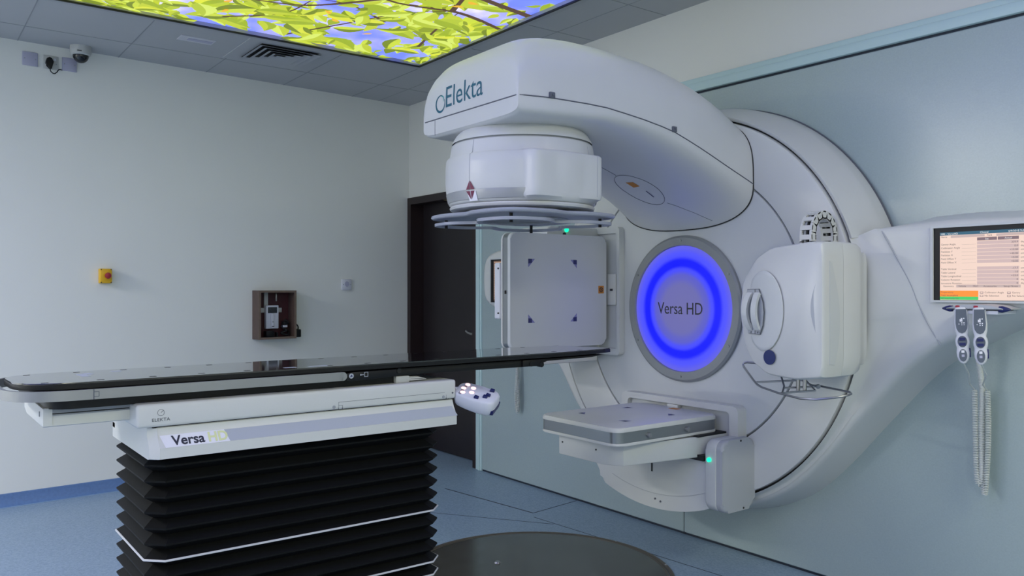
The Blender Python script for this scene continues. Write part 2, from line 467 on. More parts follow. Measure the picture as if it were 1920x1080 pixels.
def twig(pts, w):
    P = [Vector((p.x, p.y)) for p in catmull([(a, b, 0) for a, b in pts], 6)]
    lz[0] -= .00003
    for i in range(len(P)-1):
        if not (inside(*P[i]) and inside(*P[i+1])): continue
        d = (P[i+1]-P[i]).normalized(); n = Vector((-d.y, d.x)); w0 = w*(1-.7*i/len(P)); w1 = w*(1-.7*(i+1)/len(P))
        a, b2, c2, d2 = P[i]+n*w0, P[i]-n*w0, P[i+1]-n*w1, P[i+1]+n*w1
        ff = bm.faces.new([bm.verts.new((q.x, q.y, lz[0])) for q in (a, b2, c2, d2)]); ff.material_index = 9
# density of foliage: thick near the far left corner, open sky further along the end and towards the camera
def dens(x, y):
    d = 1.0
    d *= 1/(1 + math.exp((x + 2.0)*5))              # thins out towards +x
    d *= 1 - .93*math.exp(-((x + 3.35)/.45)**2 - ((y - 2.75)/.42)**2)      # open patch of sky at the end
    d *= 1/(1 + math.exp((-y + (.05 if x < -4.1 else .05 + min(1, (x + 4.1)/.6)*.85))*3.5))            # fades out towards the camera
    hole = math.sin(x*5.3 + 1.3 + y)*math.sin(y*4.7 + .4 - .6*x)
    return d*(.66 + .62*hole)
TW = [((-4.0, 2.9), (-3.9, 2.55), (-3.95, 2.1), (-3.6, 1.6), (-3.7, 1.0)), ((-3.95, 2.1), (-4.3, 1.8), (-4.4, 1.4)), ((-3.9, 2.5), (-3.5, 2.4), (-3.2, 2.5)),
      ((-3.7, 2.9), (-3.55, 2.3), (-3.2, 1.9), (-3.0, 1.5)), ((-4.9, 1.0), (-4.5, 1.2), (-4.3, 1.5)), ((-4.9, 1.9), (-4.5, 2.1), (-4.1, 2.3), (-3.9, 2.5)),
      ((-4.6, 2.7), (-4.2, 2.6), (-3.9, 2.55)), ((-4.4, 1.4), (-4.1, 1.1), (-4.0, .7)), ((-3.6, 1.6), (-3.3, 1.4), (-3.1, 1.0)), ((-4.8, .5), (-4.4, .6), (-4.1, .9)), ((-3.3, 2.8), (-3.1, 2.5), (-2.9, 2.4)),
      ((-4.75, 1.5), (-4.5, 1.75), (-4.2, 1.8)), ((-4.3, 2.3), (-4.15, 2.0), (-4.2, 1.7))]
tries = 0; made = 0
while made < 950 and tries < 16000:
    tries += 1
    x = rnd.uniform(PX0, PX1); y = rnd.uniform(PY0, PY1)
    if rnd.random() > dens(x, y): continue
    made += 1
    L = rnd.choice((.11, .15, .19, .23, .28))*rnd.uniform(.8, 1.15)
    leaf(x, y, L, rnd.gauss(2.6, .9), 1 + rnd.choices(range(8), (5, 5, 4, 2, 4, 1.2, 3, 2))[0])
    if made in (350, 500, 620, 740): 
        for i, p in enumerate(TW): 
            if i % 4 == (350, 500, 620, 740).index(made): twig(p, .020 if i in (0, 3) else .011)
for p in TW[:4]: twig([(a+.02, b) for a, b in p], .015)
for _ in range(10): leaf(rnd.uniform(-4.6, -3.4), rnd.uniform(1.2, 2.6), .07, rnd.uniform(0, 6), 10)
obj('leaf_print', bm, [M['sky']] + LM + [M['twig'], M['flower']], t, smooth=None)

# ceiling air vent: square diffuser with nested louvres
vx, vy = -5.27, 2.04
t = thing('air_vent', 'square ceiling air diffuser with nested dark slots near leaf panel', 'air vent', (vx, vy, H))
bm = NB(); bx(bm, vx-.285, vx+.285, vy-.285, vy+.285, H-.006, H+.001, .002, 1); obj('face_plate', bm, M['ceil'], t)
bm = NB(); bx(bm, vx-.19, vx+.19, vy-.19, vy+.19, H-.0085, H-.005); obj('backing', bm, M['dark'], t)
def sq(c, h): return [(c[0]+h, c[1]-h), (c[0]+h, c[1]+h), (c[0]-h, c[1]+h), (c[0]-h, c[1]-h)]
def louvre(bm, h0, h1, z0, z1, th=.003):
    A = [[bm.verts.new((u, v, z)) for u, v in sq((vx, vy), h)] for h, z in ((h0, z0), (h1, z1), (h1-th, z1), (h0-th, z0))]
    for i in range(4):
        for k in range(4): bm.faces.new((A[i][k], A[i][(k+1)%4], A[(i+1)%4][(k+1)%4], A[(i+1)%4][k]))
    bmesh.ops.recalc_face_normals(bm, faces=bm.faces[:])
for h in (.205, .160, .115, .07):
    bm = NB(); louvre(bm, h, h-.032, H-.023, H-.009); obj('louvre', bm, M['ceil'], t)
bm = NB(); louvre(bm, .030, .002, H-.022, H-.011); obj('louvre', bm, M['ceil'], t)
# slim flush fitting
t = thing('flush_ceiling_fitting', 'slim pale flush fitting in the ceiling tile left of the air diffuser', 'ceiling fitting', (-5.27, 1.50, H))
bm = NB(); bx(bm, -5.325, -5.215, 1.40, 1.61, H-.004, H+.001, .0015, 1); obj('cover_plate', bm, mat('fitting_white', (.58, .58, .62), .5), t)
bm = NB(); bx(bm, -5.29, -5.25, 1.45, 1.60, H-.007, H-.003, .001, 1); obj('slot_insert', bm, M['plate_grey'], t)

# dome camera
cx, cy = -5.87, .955
t = thing('dome_camera', 'white ceiling security camera with dark dome above the wall sockets', 'security camera', (cx, cy, H))
bm = NB(); lathe(bm, [(0, H), (.062, H), (.064, H-.03), (.058, H-.052), (.050, H-.058), (0, H-.058)], 'Z', (cx, cy), 40); obj('housing', bm, M['plate_ivory'], t)
bm = NB(); lathe(bm, [(.047, H-.056)] + [(.047*math.cos(a), H-.058-.047*math.sin(a)) for a in [k*PI/16 for k in range(8)]] + [(0, H-.105)], 'Z', (cx, cy), 32); dm = obj('dome', bm, M['glass'], t)
bm = NB(); bx(bm, cx+.055, cx+.0645, cy-.03, cy-.005, H-.042, H-.038); obj('slot_mark', bm, M['dark'], t)

# ------------------------------------------------------------------ things on the left wall
def blank_plate(y, z, label, m, s=.043, name='blank_plate', cat='wall plate', group=None):
    t = thing(name, label, cat, WM(y, z).translation, group)
    bm = NB(); bx(bm, 0, .010, -s, s, -s, s, .003); obj('cover', bm, m, t, xf=WM(y, z))
    for sy in (-.030, .030):
        bm = NB(); cyl(bm, (0, sy, 0), 'X', .004, .009, .0115, 10); obj('screw', bm, M['grey'], t, xf=WM(y, z))
    return t
blank_plate(.682, 2.795, 'lilac grey blank wall plate furthest from the dome camera', M['plate_grey'])
blank_plate(.905, 2.797, 'lilac grey blank wall plate directly under the dome camera', M['plate_grey'])
t = thing('socket_outlet', 'ivory double wall socket between two lilac blank plates', 'power socket', WM(.798, 2.792).translation)
bm = NB(); bx(bm, 0, .010, -.044, .044, -.043, .043, .003); obj('cover', bm, M['plate_ivory'], t, xf=WM(.798, 2.792))
bm = NB(); bx(bm, .009, .014, .014, .028, .012, .028, .001, 1); obj('rocker', bm, M['plate_white'], t, xf=WM(.798, 2.792))
bm = NB(); cyl(bm, (0, .03, -.008), 'X', .004, .009, .0115, 10); obj('screw', bm, M['grey'], t, xf=WM(.798, 2.792))
t = thing('power_plug', 'black mains plug in the ivory socket with short curled lead', 'plug', WM(.790, 2.782).translation)
X = WM(.790, 2.782)
bm = NB(); prism(bm, [(-.024, .014), (-.018, .030), (-.004, .038), (.008, .032), (.020, .010), (.014, -.006), (.008, -.034), (-.004, -.036), (-.014, -.012), (-.026, -.002)], 'X', .011, .045, .006); obj('plug_body', bm, M['black'], t, xf=X)
bm = NB(); tube(bm, catmull([(.03, 0, -.03), (.03, .002, -.05), (.025, .022, -.062), (.02, .04, -.048), (.015, .052, -.03), (.011, .072, -.028)], 6), .003, 6); obj('lead', bm, M['black'], t, xf=X)

# emergency stop
y, z = 1.112, 1.432; X = WM(y, z)
t = thing('emergency_stop_button', 'yellow emergency stop box with red mushroom button on pale wall', 'emergency button', X.translation)
bm = NB(); bx(bm, 0, .055, -.036, .036, -.048, .048, .005); obj('box', bm, M['yellow'], t, xf=X)
bm = NB(); lathe(bm, [(0, .05), (.012, .05), (.012, .068), (.019, .070), (.0205, .078), (.017, .086), (.008, .089), (0, .0895)], 'X', (0, .006, .002), 28); lab(obj('push_button', bm, M['red'], t, xf=X), 'red mushroom button')
bm = NB(); lathe(bm, [(.013, .0545), (.026, .0545), (.026, .0575), (.013, .0575)], 'X', (0, .006, .002), 28, closed=True); obj('collar', bm, M['yellow'], t, xf=X)
for sy in (-.030, .030):
    for sz in (-.042, .042):
        bm = NB(); cyl(bm, (0, sy, sz), 'X', .004, .053, .0562, 8); obj('screw', bm, mat('screw_brown', (.12, .07, .01), .5), t, xf=X)

# wooden box with the intercom
y0, y1, z0, z1, d = 2.125, 2.420, .972, 1.334, .12
ym, zm = (y0+y1)/2, (z0+z1)/2; X = WM(ym, zm); hy, hz = (y1-y0)/2, (z1-z0)/2
t = thing('wooden_wall_box', 'open dark wooden box on the pale wall housing an intercom', 'wall box', X.translation)
bm = NB(); plate_hole(bm, [(hy, -hz), (hy, hz), (-hy, hz), (-hy, -hz)], [(hy-.014, -hz+.014), (hy-.014, hz-.014), (-hy+.014, hz-.014), (-hy+.014, -hz+.014)], 'X', 0, d-.003)
obj('carcass', bm, M['brown'], t, xf=X, smooth=None)
bm = NB(); plate_hole(bm, [(hy, -hz), (hy, hz), (-hy, hz), (-hy, -hz)], [(hy-.016, -hz+.016), (hy-.016, hz-.016), (-hy+.016, hz-.016), (-hy+.016, -hz+.016)], 'X', d-.003, d)
lab(obj('edge_banding', bm, M['brown_edge'], t, xf=X, smooth=None), 'lighter brown front edges')
bm = NB(); bx(bm, 0, .008, -hy+.013, hy-.013, -hz+.013, hz-.013); obj('back_board', bm, M['maroon'], t, xf=X)
bm = NB(); bx(bm, .008, .024, -.065, -.035, .05, hz-.014, .002); bx(bm, .008, .020, -hy+.02, .075, .015, .05, .002); obj('cable_trunking', bm, M['plate_ivory'], t, xf=X)
bm = NB(); bx(bm, .04, .055, .012, .022, .10, hz-.02, .002); obj('metal_catch', bm, M['steel'], t, xf=X)
Xi = WM(ym-.012, zm-.018)
t = thing('video_intercom', 'small white wall intercom with dark screen inside the wooden box', 'intercom', Xi.translation)
bm = NB(); bx(bm, .009, .050, -.050, .050, -.088, .088, .006); obj('body', bm, M['plate_white'], t, xf=Xi)
bm = NB(); bx(bm, .049, .053, -.036, .036, .030, .074, .002); obj('screen', bm, mat('intercom_screen', (.03, .035, .04), .15, vary=.8, vscale=60), t, xf=Xi)
bm = NB(); bx(bm, .049, .058, -.014, .014, -.086, .026, .004); obj('button_strip', bm, M['plate_white'], t, xf=Xi)
bm = NB(); cyl(bm, (0, 0, -.036), 'X', .005, .057, .060, 12); obj('button', bm, M['grey'], t, xf=Xi)
bm = NB(); bx(bm, .057, .060, -.009, .009, -.072, -.066); obj('button', bm, M['black'], t, xf=Xi)
Xc = WM(ym+.085, zm-.11)
t = thing('tangled_black_lead', 'black lead with connector bundled in the lower corner of the wooden box', 'cable', Xc.translation)
bm = NB(); tube(bm, catmull([(.05, .0, .07), (.06, .02, .045), (.04, -.02, .02), (.06, .01, -.01), (.05, -.03, -.03), (.06, .02, -.045), (.04, .03, -.02), (.055, -.01, .0)], 8), .009, 8); obj('lead', bm, M['black'], t, xf=Xc)
bm = NB(); bx(bm, .03, .06, -.016, .018, .012, .028, .003); obj('tag', bm, M['plate_white'], t, xf=Xc)
bm = NB(); bx(bm, .03, .075, -.02, .012, .03, .058, .006); obj('connector', bm, M['black'], t, xf=Xc)
Xt = WM(ym-.045, z0+.014)
bm = NB(); bx(bm, .03, .085, -.03, .035, 0, .045, .005); bx(bm, .05, .09, .05, .062, 0, .035, .003); tag(obj('terminal_block', bm, M['black'], None, xf=Xt), 'black terminal block on the floor of the wooden box', 'terminal block')
Xa = WM(2.468, 1.01)
t = thing('power_adapter', 'black power adapter on the wall just right of the wooden box', 'power adapter', Xa.translation)
bm = NB(); bx(bm, 0, .055, -.022, .022, -.034, .026, .006); obj('body', bm, M['black'], t, xf=Xa)
bm = NB(); tube(bm, catmull([(.03, .006, .02), (.032, .006, .045), (.035, -.008, .062), (.035, -.026, .062)], 6), .005, 8); obj('lead', bm, M['black'], t, xf=Xa)
# call plate
Xs = WM(2.902, 1.379)
t = thing('wall_outlet_plate', 'small white outlet plate on the pale wall between wooden box and door', 'wall plate', Xs.translation)
bm = NB(); bx(bm, 0, .014, -.044, .044, -.044, .044, .005); obj('cover', bm, M['plate_white'], t, xf=Xs)
bm = NB(); prism(bm, ell(0, .004, .020, .022), 'X', .013, .016, .001, 1); bx(bm, .014, .017, -.009, .009, -.017, -.012); obj('insert', bm, M['plate_grey'], t, xf=Xs)
for sy in (-.032, .032):
    bm = NB(); cyl(bm, (0, sy, .0), 'X', .004, .013, .0155, 10); obj('screw', bm, M['grey'], t, xf=Xs)

# ------------------------------------------------------------------ linear accelerator (rotating gantry)
GX, GZ = -2.813, 1.25
IY = 2.17                         # the beam axis
LA = thing('linear_accelerator', 'white radiotherapy gantry with overhanging treatment head and glowing blue disc', 'radiotherapy machine', (GX, 3.2, .25))
bm = NB(); lathe(bm, [(0, 3.212), (.69, 3.202), (.702, 3.203), (.7055, 3.22), (.7055, 3.24)], 'Y', (GX, 0, GZ), 160); obj('drum_face', bm, M['plastic2'], LA)
bm = NB(); lathe(bm, [(.7095, 3.24), (.7095, 3.22), (.713, 3.203), (.725, 3.20), (.934, 3.20), (.942, 3.204), (.944, 3.215), (.944, 3.46)], 'Y', (GX, 0, GZ), 160); obj('drum_rim', bm, M['plastic'], LA)
bm = NB(); lathe(bm, [(.700, 3.235), (.715, 3.235)], 'Y', (GX, 0, GZ), 160); lathe(bm, [(.938, 3.235), (.955, 3.235)], 'Y', (GX, 0, GZ), 160); obj('groove', bm, M['dark'], LA)

# centre disc
bm = NB(); lathe(bm, [(.318, 3.196), (.322, 3.184), (.360, 3.184), (.371, 3.192), (.372, 3.212), (.318, 3.212)], 'Y', (GX, 0, GZ), 128, closed=True); bz = lab(obj('disc_bezel', bm, M['bezel'], LA), 'flat grey metal ring around the blue disc')
for k in range(6):
    a = math.radians(90 + 60*k + 0)
    bm = NB(); cyl(bm, (GX + .345*math.cos(a), 0, GZ + .345*math.sin(a)), 'Y', .006, 3.180, 3.186, 10); obj('screw', bm, M['silver'], bz)
dt = bpy.data.objects.new  # (disc is built with its own origin at its centre so the ring pattern is concentric)
bm = NB(); lathe(bm, [(0, -.008), (.30, -.004), (.319, 0)], 'Y', (0, 0, 0), 128)
me = bpy.data.meshes.new('ring_light'); bm.to_mesh(me); bm.free(); me.materials.append(M['disc']); me.shade_smooth()
dl = bpy.data.objects.new('ring_light', me); COL.objects.link(dl); dl.parent = LA; dl.location = Vector((GX, 3.194, GZ)) - WORLD[LA]
dl['label'] = 'round panel glowing with a blue ring'; WORLD[dl] = Vector((GX, 3.194, GZ))
tb = text_bm('Versa HD', .086, 'CENTER', squash=.86)
obj('lettering', tb, M['ink'], dl, smooth=None, xf=frame((GX-.005, 3.1835, GZ-.028), (1, 0, 0), (0, 0, 1)))

# the arm
ZS = [(1.88, 2.088), (2.03, 2.091), (2.275, 2.087), (2.485, 2.061), (2.67, 2.03), (2.846, 1.97), (3.028, 1.902), (3.2, 1.84), (3.25, 1.82)]
WT = [(1.88, .346), (2.0, .366), (2.3, .393), (2.5, .405), (2.85, .42), (3.2, .43), (3.3, .43)]
ZT = [(1.884, 2.17), (1.887, 2.225), (1.894, 2.262), (1.912, 2.297), (1.94, 2.328), (1.99, 2.353), (2.06, 2.372), (2.2, 2.384), (2.4, 2.385), (2.6, 2.370), (2.75, 2.345), (2.9, 2.308), (3.05, 2.252), (3.2, 2.165), (3.3, 2.09)]
ZBt = [(1.884, 2.024), (1.90, 2.014), (2.0, 2.012), (2.3, 2.012), (2.5, 1.972), (2.75, 1.90), (2.95, 1.815), (3.1, 1.735), (3.2, 1.648), (3.3, 1.56)]
def sm(tab, x):
    h = .035
    return sum(lerp_tab(tab, x + h*k) for k in (-1, 0, 1))/3 if x > 2.02 else lerp_tab(tab, x)
def sec(yv, n=72):
    w, zs, zt, zb = sm(WT, yv), sm(ZS, yv), sm(ZT, yv), sm(ZBt, yv)
    out = []
    for k in range(n):
        a = 2*PI*k/n; ca, sa = math.cos(a), math.sin(a)
        q = max(0, min(1, (2.45-yv)/.5)); e = 2/(3.4 + 1.0*q) if sa >= 0 else 2/(2.6 + 4.5*q)
        x = w*math.copysign(abs(ca)**e, ca)
        zz = zs + (zt-zs)*abs(sa)**e if sa >= 0 else zs - (zs-zb)*abs(sa)**e
        out.append((GX + x, yv, zz))
    return out
ys = [1.884, 1.8855, 1.887, 1.890, 1.894, 1.90, 1.912, 1.925, 1.94, 1.965, 1.99, 2.025, 2.06, 2.12, 2.2, 2.3, 2.4, 2.5, 2.6, 2.68, 2.76, 2.84, 2.92, 3.0, 3.06, 3.12, 3.17, 3.205, 3.23]
bm = NB(); loft(bm, [sec(v) for v in ys], True, True)
armb = BVHTree.FromBMesh(bm)
arm = obj('gantry_arm', bm, M['plastic'], LA, smooth=50)
# seam between the upper and lower cover
sp = [(GX + sm(WT, v)*(1 if v > 1.9 else .995), v, sm(ZS, v)) for v in ys[3:-1]]
left = [(2*GX - x, v, zz) for x, v, zz in sp]
bm = NB(); tube(bm, sp[::-1] + [(GX + .33, 1.884, 2.089), (GX, 1.884, 2.089), (GX - .33, 1.884, 2.089)] + left, .0026, 6); obj('seam', bm, M['ink_grey'], arm)
bm = NB(); tube(bm, [(x + (GX-x)*-.002, 3.199, zz) for x, v, zz in sec(3.2)], .0032, 6, closed=True); obj('base_gap', bm, M['dark'], arm)
bm = NB(); tube(bm, [(GX - .250, 1.8838, 2.088), (GX - .250, 1.8838, 2.02)], .0012, 5); obj('front_joint', bm, M['ink_grey'], arm)
for v in (2.03, 2.675):
    x, zz = GX + sm(WT, v), sm(ZS, v)
    bm = NB(); bx(bm, x-.010, x+.008, v-.013, v+.013, zz-.002, zz+.022, .003); cyl(bm, (0, v, zz+.012), 'X', .005, x+.006, x+.011, 8); lab(obj('latch', bm, M['ink_grey'], arm), 'small dark latch on the seam')
def project(b, d, bvh, lift=.0008):
    d = Vector(d)
    for v in b.verts:
        hit = bvh.ray_cast(v.co - d*1.0, d)
        if hit[0] is not None: v.co = hit[0] - d*lift
tb = text_bm('Elekta', .128, 'LEFT', extrude=0, squash=.92)
bmesh.ops.subdivide_edges(tb, edges=tb.edges[:], cuts=1)
bmesh.ops.transform(tb, matrix=frame((-2.984, 1.7, 2.126), (1, 0, .02), (0, 0, 1)), verts=tb.verts[:])
project(tb, (0, 1, 0), armb)
obj('lettering', tb, M['teal'], arm, smooth=None)
def crescent(cx, cz, r, a0, a1, w0, w1, n=40):
    b = NB(); A = []; B = []
    for k in range(n+1):
        tt = k/n; a = math.radians(a0 + (a1-a0)*tt); w = w0 + (w1-w0)*math.sin(PI*tt)
        A.append(b.verts.new((cx + (r+w)*math.cos(a), 1.7, cz + (r+w)*math.sin(a)))); B.append(b.verts.new((cx + (r-w)*math.cos(a), 1.7, cz + (r-w)*math.sin(a))))
    for k in range(n): b.faces.new((A[k], A[k+1], B[k+1], B[k]))
    return b
lg = crescent(-3.018, 2.150, .035, 62, 385, .0014, .0052); project(lg, (0, 1, 0), armb); obj('emblem_ring', lg, M['teal'], arm, smooth=None)
lg = crescent(-3.008, 2.166, .015, -40, 110, .001, .003, 14); project(lg, (0, 1, 0), armb); obj('emblem_swoosh', lg, M['teal2'], arm, smooth=None)
# oval hatch under the arm
hc = (GX + .02, 2.90)
def under(pts, lift=.0006):
    out = []
    for u, v in pts:
        hit = armb.ray_cast(Vector((u, v, 1.0)), Vector((0, 0, 1)))
        if hit[0] is not None: out.append(hit[0] - Vector((0, 0, lift)))
    return out
bm = NB(); tube(bm, under(ell(hc[0]-.03, hc[1], .105, .135, 48)), .0014, 5, closed=True); tube(bm, under([(hc[0]+.03 + .02*k, 3.03 + .018*k) for k in range(9)]), .0012, 5); tube(bm, under([(hc[0]-.05, 2.76 - .03*k) for k in range(6)]), .0012, 5)
obj('hatch_outline', bm, M['ink_grey'], arm)
def patch(pts, m, name, par):
    P = under(pts, .0012); bm = NB(); bm.faces.new([bm.verts.new(p) for p in P]); return obj(name, bm, m, par, smooth=None)
patch([(hc[0]-.055, 2.83), (hc[0]-.01, 2.835), (hc[0]-.005, 2.875), (hc[0]-.05, 2.88)], M['orange'], 'warning_sticker', arm)
patch([(hc[0]-.01, 2.92), (hc[0]-.003, 2.92), (hc[0]-.003, 2.975), (hc[0]-.01, 2.975)], M['mark_dark'], 'slot_mark', arm)

# treatment head
HC = (GX, IY)
bm = NB(); lathe(bm, [(.235, 2.06), (.262, 2.025), (.285, 2.0), (.300, 1.975), (.302, 1.966)], 'Z', HC, 96); hd = obj('head_neck', bm, M['plastic'], LA)
def block(r, a, tt):
    if not (1.712 <= a <= 1.902): return r
    best = r
    for s in (1, -1):
        th = math.atan2(math.sin(tt), math.cos(tt)*s)
        hx, hy_ = .322, .190; c, s2 = abs(math.cos(th)), abs(math.sin(th))
        if math.cos(th) > 0.2:
            n = 14
            q = 1/(((c/hx)**n + (s2/hy_)**n)**(1/n))
            k = (a - 1.712)/.02 if a < 1.732 else ((1.902 - a)/.008 if a > 1.894 else 1)
            q = r + (q - r)*(.80 + .20*min(1, k)) if q > r else r
            best = max(best, q)
    return best
bm = NB(); lathe(bm, [(.299, 1.960), (.304, 1.957), (.308, 1.935), (.3115, 1.906), (.314, 1.9015), (.322, 1.900), (.327, 1.894), (.330, 1.86), (.3305, 1.80), (.328, 1.765), (.325, 1.748), (.3215, 1.735), (.318, 1.72), (.314, 1.708), (.305, 1.702), (.28, 1.702)], 'Z', HC, 192, rfun=block); cov = obj('head_cover', bm, M['plastic'], LA, smooth=38)
bm = NB(); lathe(bm, [(.295, 1.968), (.295, 1.958)], 'Z', HC, 96); obj('shadow_gap', bm, M['grey'], hd)
# silver band, on both round flanks
for c0 in (-90, 90):
    bm = NB(); A = []; n = 40
    for k in range(n+1):
        a = math.radians(c0 - 57 + 114*k/n)
        A.append([bm.verts.new((GX + r*math.cos(a), IY + r*math.sin(a), zz)) for r, zz in ((.3268, 1.752), (.3275, 1.75), (.3195, 1.714), (.317, 1.713))])
    for k in range(n):
        for j in range(3): bm.faces.new((A[k][j], A[k+1][j], A[k+1][j+1], A[k][j+1]))
    bmesh.ops.recalc_face_normals(bm, faces=bm.faces[:]); lab(obj('silver_band', bm, M['band_mid'], cov), 'satin grey band around the head base')
# joint lines
for a in (-77.5, 24):
    bm = NB(); ar = math.radians(a); L = []
    for zz in (1.955, 1.93, 1.905, 1.895, 1.85, 1.80, 1.76, 1.73):
        r = lerp_tab([(1.73, .3205), (1.76, .3275), (1.80, .3305), (1.86, .330), (1.895, .327), (1.905, .313), (1.955, .3042)], zz)
        r = block(r, zz, ar) + .0004; L.append((GX + r*math.cos(ar), IY + r*math.sin(ar), zz))
    tube(bm, L, .0011, 5); obj('joint_line', bm, M['midgrey'], cov)
# red alignment diamond with white cross
def on_cyl(a, r, zz): return (GX + r*math.cos(a), IY + r*math.sin(a), zz)
a0 = math.radians(-77)
bm = NB()
for s, w, zz0, zz1 in ((1, .052, 1.752, 1.788), (-1, .052, 1.746, 1.712)):
    rr = lambda zz: lerp_tab([(1.70, .318), (1.72, .3215), (1.75, .3285), (1.79, .3315)], zz)
    for q in (-1, 1): bm.faces.new([bm.verts.new(on_cyl(a0 + b, rr(zz)+.0012, zz)) for b, zz in ((q*.006, zz0), (q*w*1.35, zz0), (q*.004, zz1))])
lab(obj('alignment_mark', bm, M['mark_red'], cov, smooth=None), 'dark red diamond alignment mark')
bm = NB(); bm.faces.new([bm.verts.new(on_cyl(a0 + b, rr(zz)+.0008, zz)) for b, zz in ((-.062, 1.747), (.085, 1.747), (.10, 1.706), (-.03, 1.706))]); obj('mark_backing', bm, M['label_white'], cov, smooth=None)
bm = NB(); lathe(bm, [(.28, 1.7025), (.309, 1.7005), (.3125, 1.694), (.309, 1.686), (.298, 1.682), (.22, 1.682)], 'Z', HC, 96); obj('lower_ring', bm, M['plastic'], LA)
# optics seen inside the ring
bm = NB(); lathe(bm, [(0, 1.690), (.20, 1.690)], 'Z', HC, 48); hb = obj('beam_window', bm, M['black'], LA)
bm = NB(); bx(bm, GX-.16, GX-.04, IY-.10, IY+.12, 1.672, 1.69, .004); bx(bm, GX+.02, GX+.15, IY-.06, IY+.14, 1.675, 1.69, .004); obj('accessory_tray', bm, M['lens_gold'], hb)
bm = NB(); lathe(bm, [(.150, 1.662), (.165, 1.662), (.165, 1.690), (.150, 1.690)], 'Z', HC, 64, closed=True); obj('aperture_ring', bm, M['grey'], hb)
# touch guard: an upper flanged frame and a lower notched frame joined by pegs
def notched(h, r, dep, wid, n=96, dirs=(0, 90, 180, 270), p=6.0):
    out = []
    for k in range(n):
        a = 2*PI*k/n
        q = h/((abs(math.cos(a))**p + abs(math.sin(a))**p)**(1/p))
        for dd in dirs:
            df = abs((a - math.radians(dd) + PI) % (2*PI) - PI)
            if df < wid: q -= dep*(.5 + .5*math.cos(PI*df/wid))
        out.append((GX + q*math.cos(a), IY + q*math.sin(a)))
    return out
bm = NB(); plate_hole(bm, notched(.318, 0, .022, .30, 120, p=5), ell(GX, IY, .190, .190, 120), 'Z', 1.651, 1.664); tg = lab(obj('touch_guard', bm, M['guard'], LA), 'blue grey flat collision guard frame under the head')
bm = NB(); tube(bm, [(*p, 1.66) for p in notched(.318, 0, .022, .30, 120, p=5)], .0085, 8, closed=True); obj('guard_rim', bm, M['guard'], tg)
bm = NB(); plate_hole(bm, ell(GX, IY, .200, .200, 96), ell(GX, IY, .186, .186, 96), 'Z', 1.645, 1.652); obj('opening_rim', bm, M['grey'], tg)
lo = notched(.312, 0, .075, .40, 120, p=5); li = notched(.288, 0, .075, .40, 120, p=5)
bm = NB(); plate_hole(bm, lo, li, 'Z', 1.622, 1.634)
obj('lower_frame', bm, M['guard'], tg)
for a in (45, 135, 225, 315):
    ar = math.radians(a); r = .335
    bm = NB(); cyl(bm, (GX + r*math.cos(ar), IY + r*math.sin(ar)), 'Z', .007, 1.614, 1.655, 12); obj('peg', bm, M['black'], tg)

# ---- side detector panel (faces the couch)
px, py0, py1, pz0, pz1 = -3.32, 2.485, 3.15, 1.042, 1.638
bm = NB(); prism(bm, rrect(py0, py1, pz0, pz1, .034, 6), 'X', px-.022, px, .010, 3, 'end'); sd = lab(obj('side_detector_panel', bm, M['plastic2'], LA), 'upright square white imaging panel with corner marks')
bm = NB(); prism(bm, rrect(py0+.003, py1-.003, pz0+.003, pz1-.003, .031, 6), 'X', px-.066, px-.022); lab(obj('edge_band', bm, M['silver'], sd), 'silver edge band')
bm = NB(); prism(bm, rrect(py0, py1, pz0, pz1, .034, 6), 'X', px-.078, px-.066, .004, 2); obj('back_cover', bm, M['plastic'], sd)
def corner_mark(par, plane, a, cu, cv, su, sv, s=.045):
    f = {'X': lambda u, v, k: (a + k, u, v), 'Z': lambda u, v, k: (u, v, a + k)}[plane]
    bm = NB(); bm.faces.new([bm.verts.new(f(cu + su*u, cv + sv*v, .0007)) for u, v in ((0, 0), (s*1.0, 0), (0, s))]); obj('corner_mark', bm, M['mark_light'], par, smooth=None)
    bm = NB(); bm.faces.new([bm.verts.new(f(cu + su*u, cv + sv*v, .0012)) for u, v in ((0, 0), (s*.55, 0), (s*.55, s*.48), (0, s*.55))]); obj('corner_mark_core', bm, M['mark_dark'], par, smooth=None)
for cu, cv, su, sv in ((2.600, 1.505, 1, -1), (2.932, 1.505, -1, -1), (2.600, 1.175, 1, 1), (2.932, 1.175, -1, 1)): corner_mark(sd, 'X', px, cu, cv, su, sv)
bm = NB(); bx(bm, px, px+.001, 3.09, 3.13, 1.324, 1.366); ws = obj('warning_sticker', bm, M['orange'], sd)
bm = NB(); lathe(bm, [(.010, px+.0010), (.014, px+.0010), (.014, px+.0015), (.010, px+.0015)], 'X', (0, 3.11, 1.345), 20, closed=True)
tube(bm, [(px+.0015, 3.100, 1.336), (px+.0015, 3.120, 1.354)], .0015, 4); tube(bm, [(px+.0015, 3.104, 1.352), (px+.0015, 3.116, 1.340)], .002, 4)
obj('warning_symbol', bm, M['ink'], sd)
bm = NB(); bx(bm, px-.046, px-.038, py0-.002, py0+.004, 1.325, 1.342); obj('side_hole', bm, M['dark'], sd)
bm = NB(); bx(bm, -3.445, -3.398, 2.475, 2.64, 1.195, 1.484, .008); bp = obj('panel_rear_box', bm, M['plate_white'], LA)
bm = NB(); cyl(bm, (-3.408, 0, 1.455), 'Y', .005, 2.472, 2.476, 8); obj('screw', bm, M['dark'], bp)
bm = NB(); cyl(bm, (-3.408, 0, 1.225), 'Y', .005, 2.472, 2.476, 8); obj('screw', bm, M['dark'], bp)
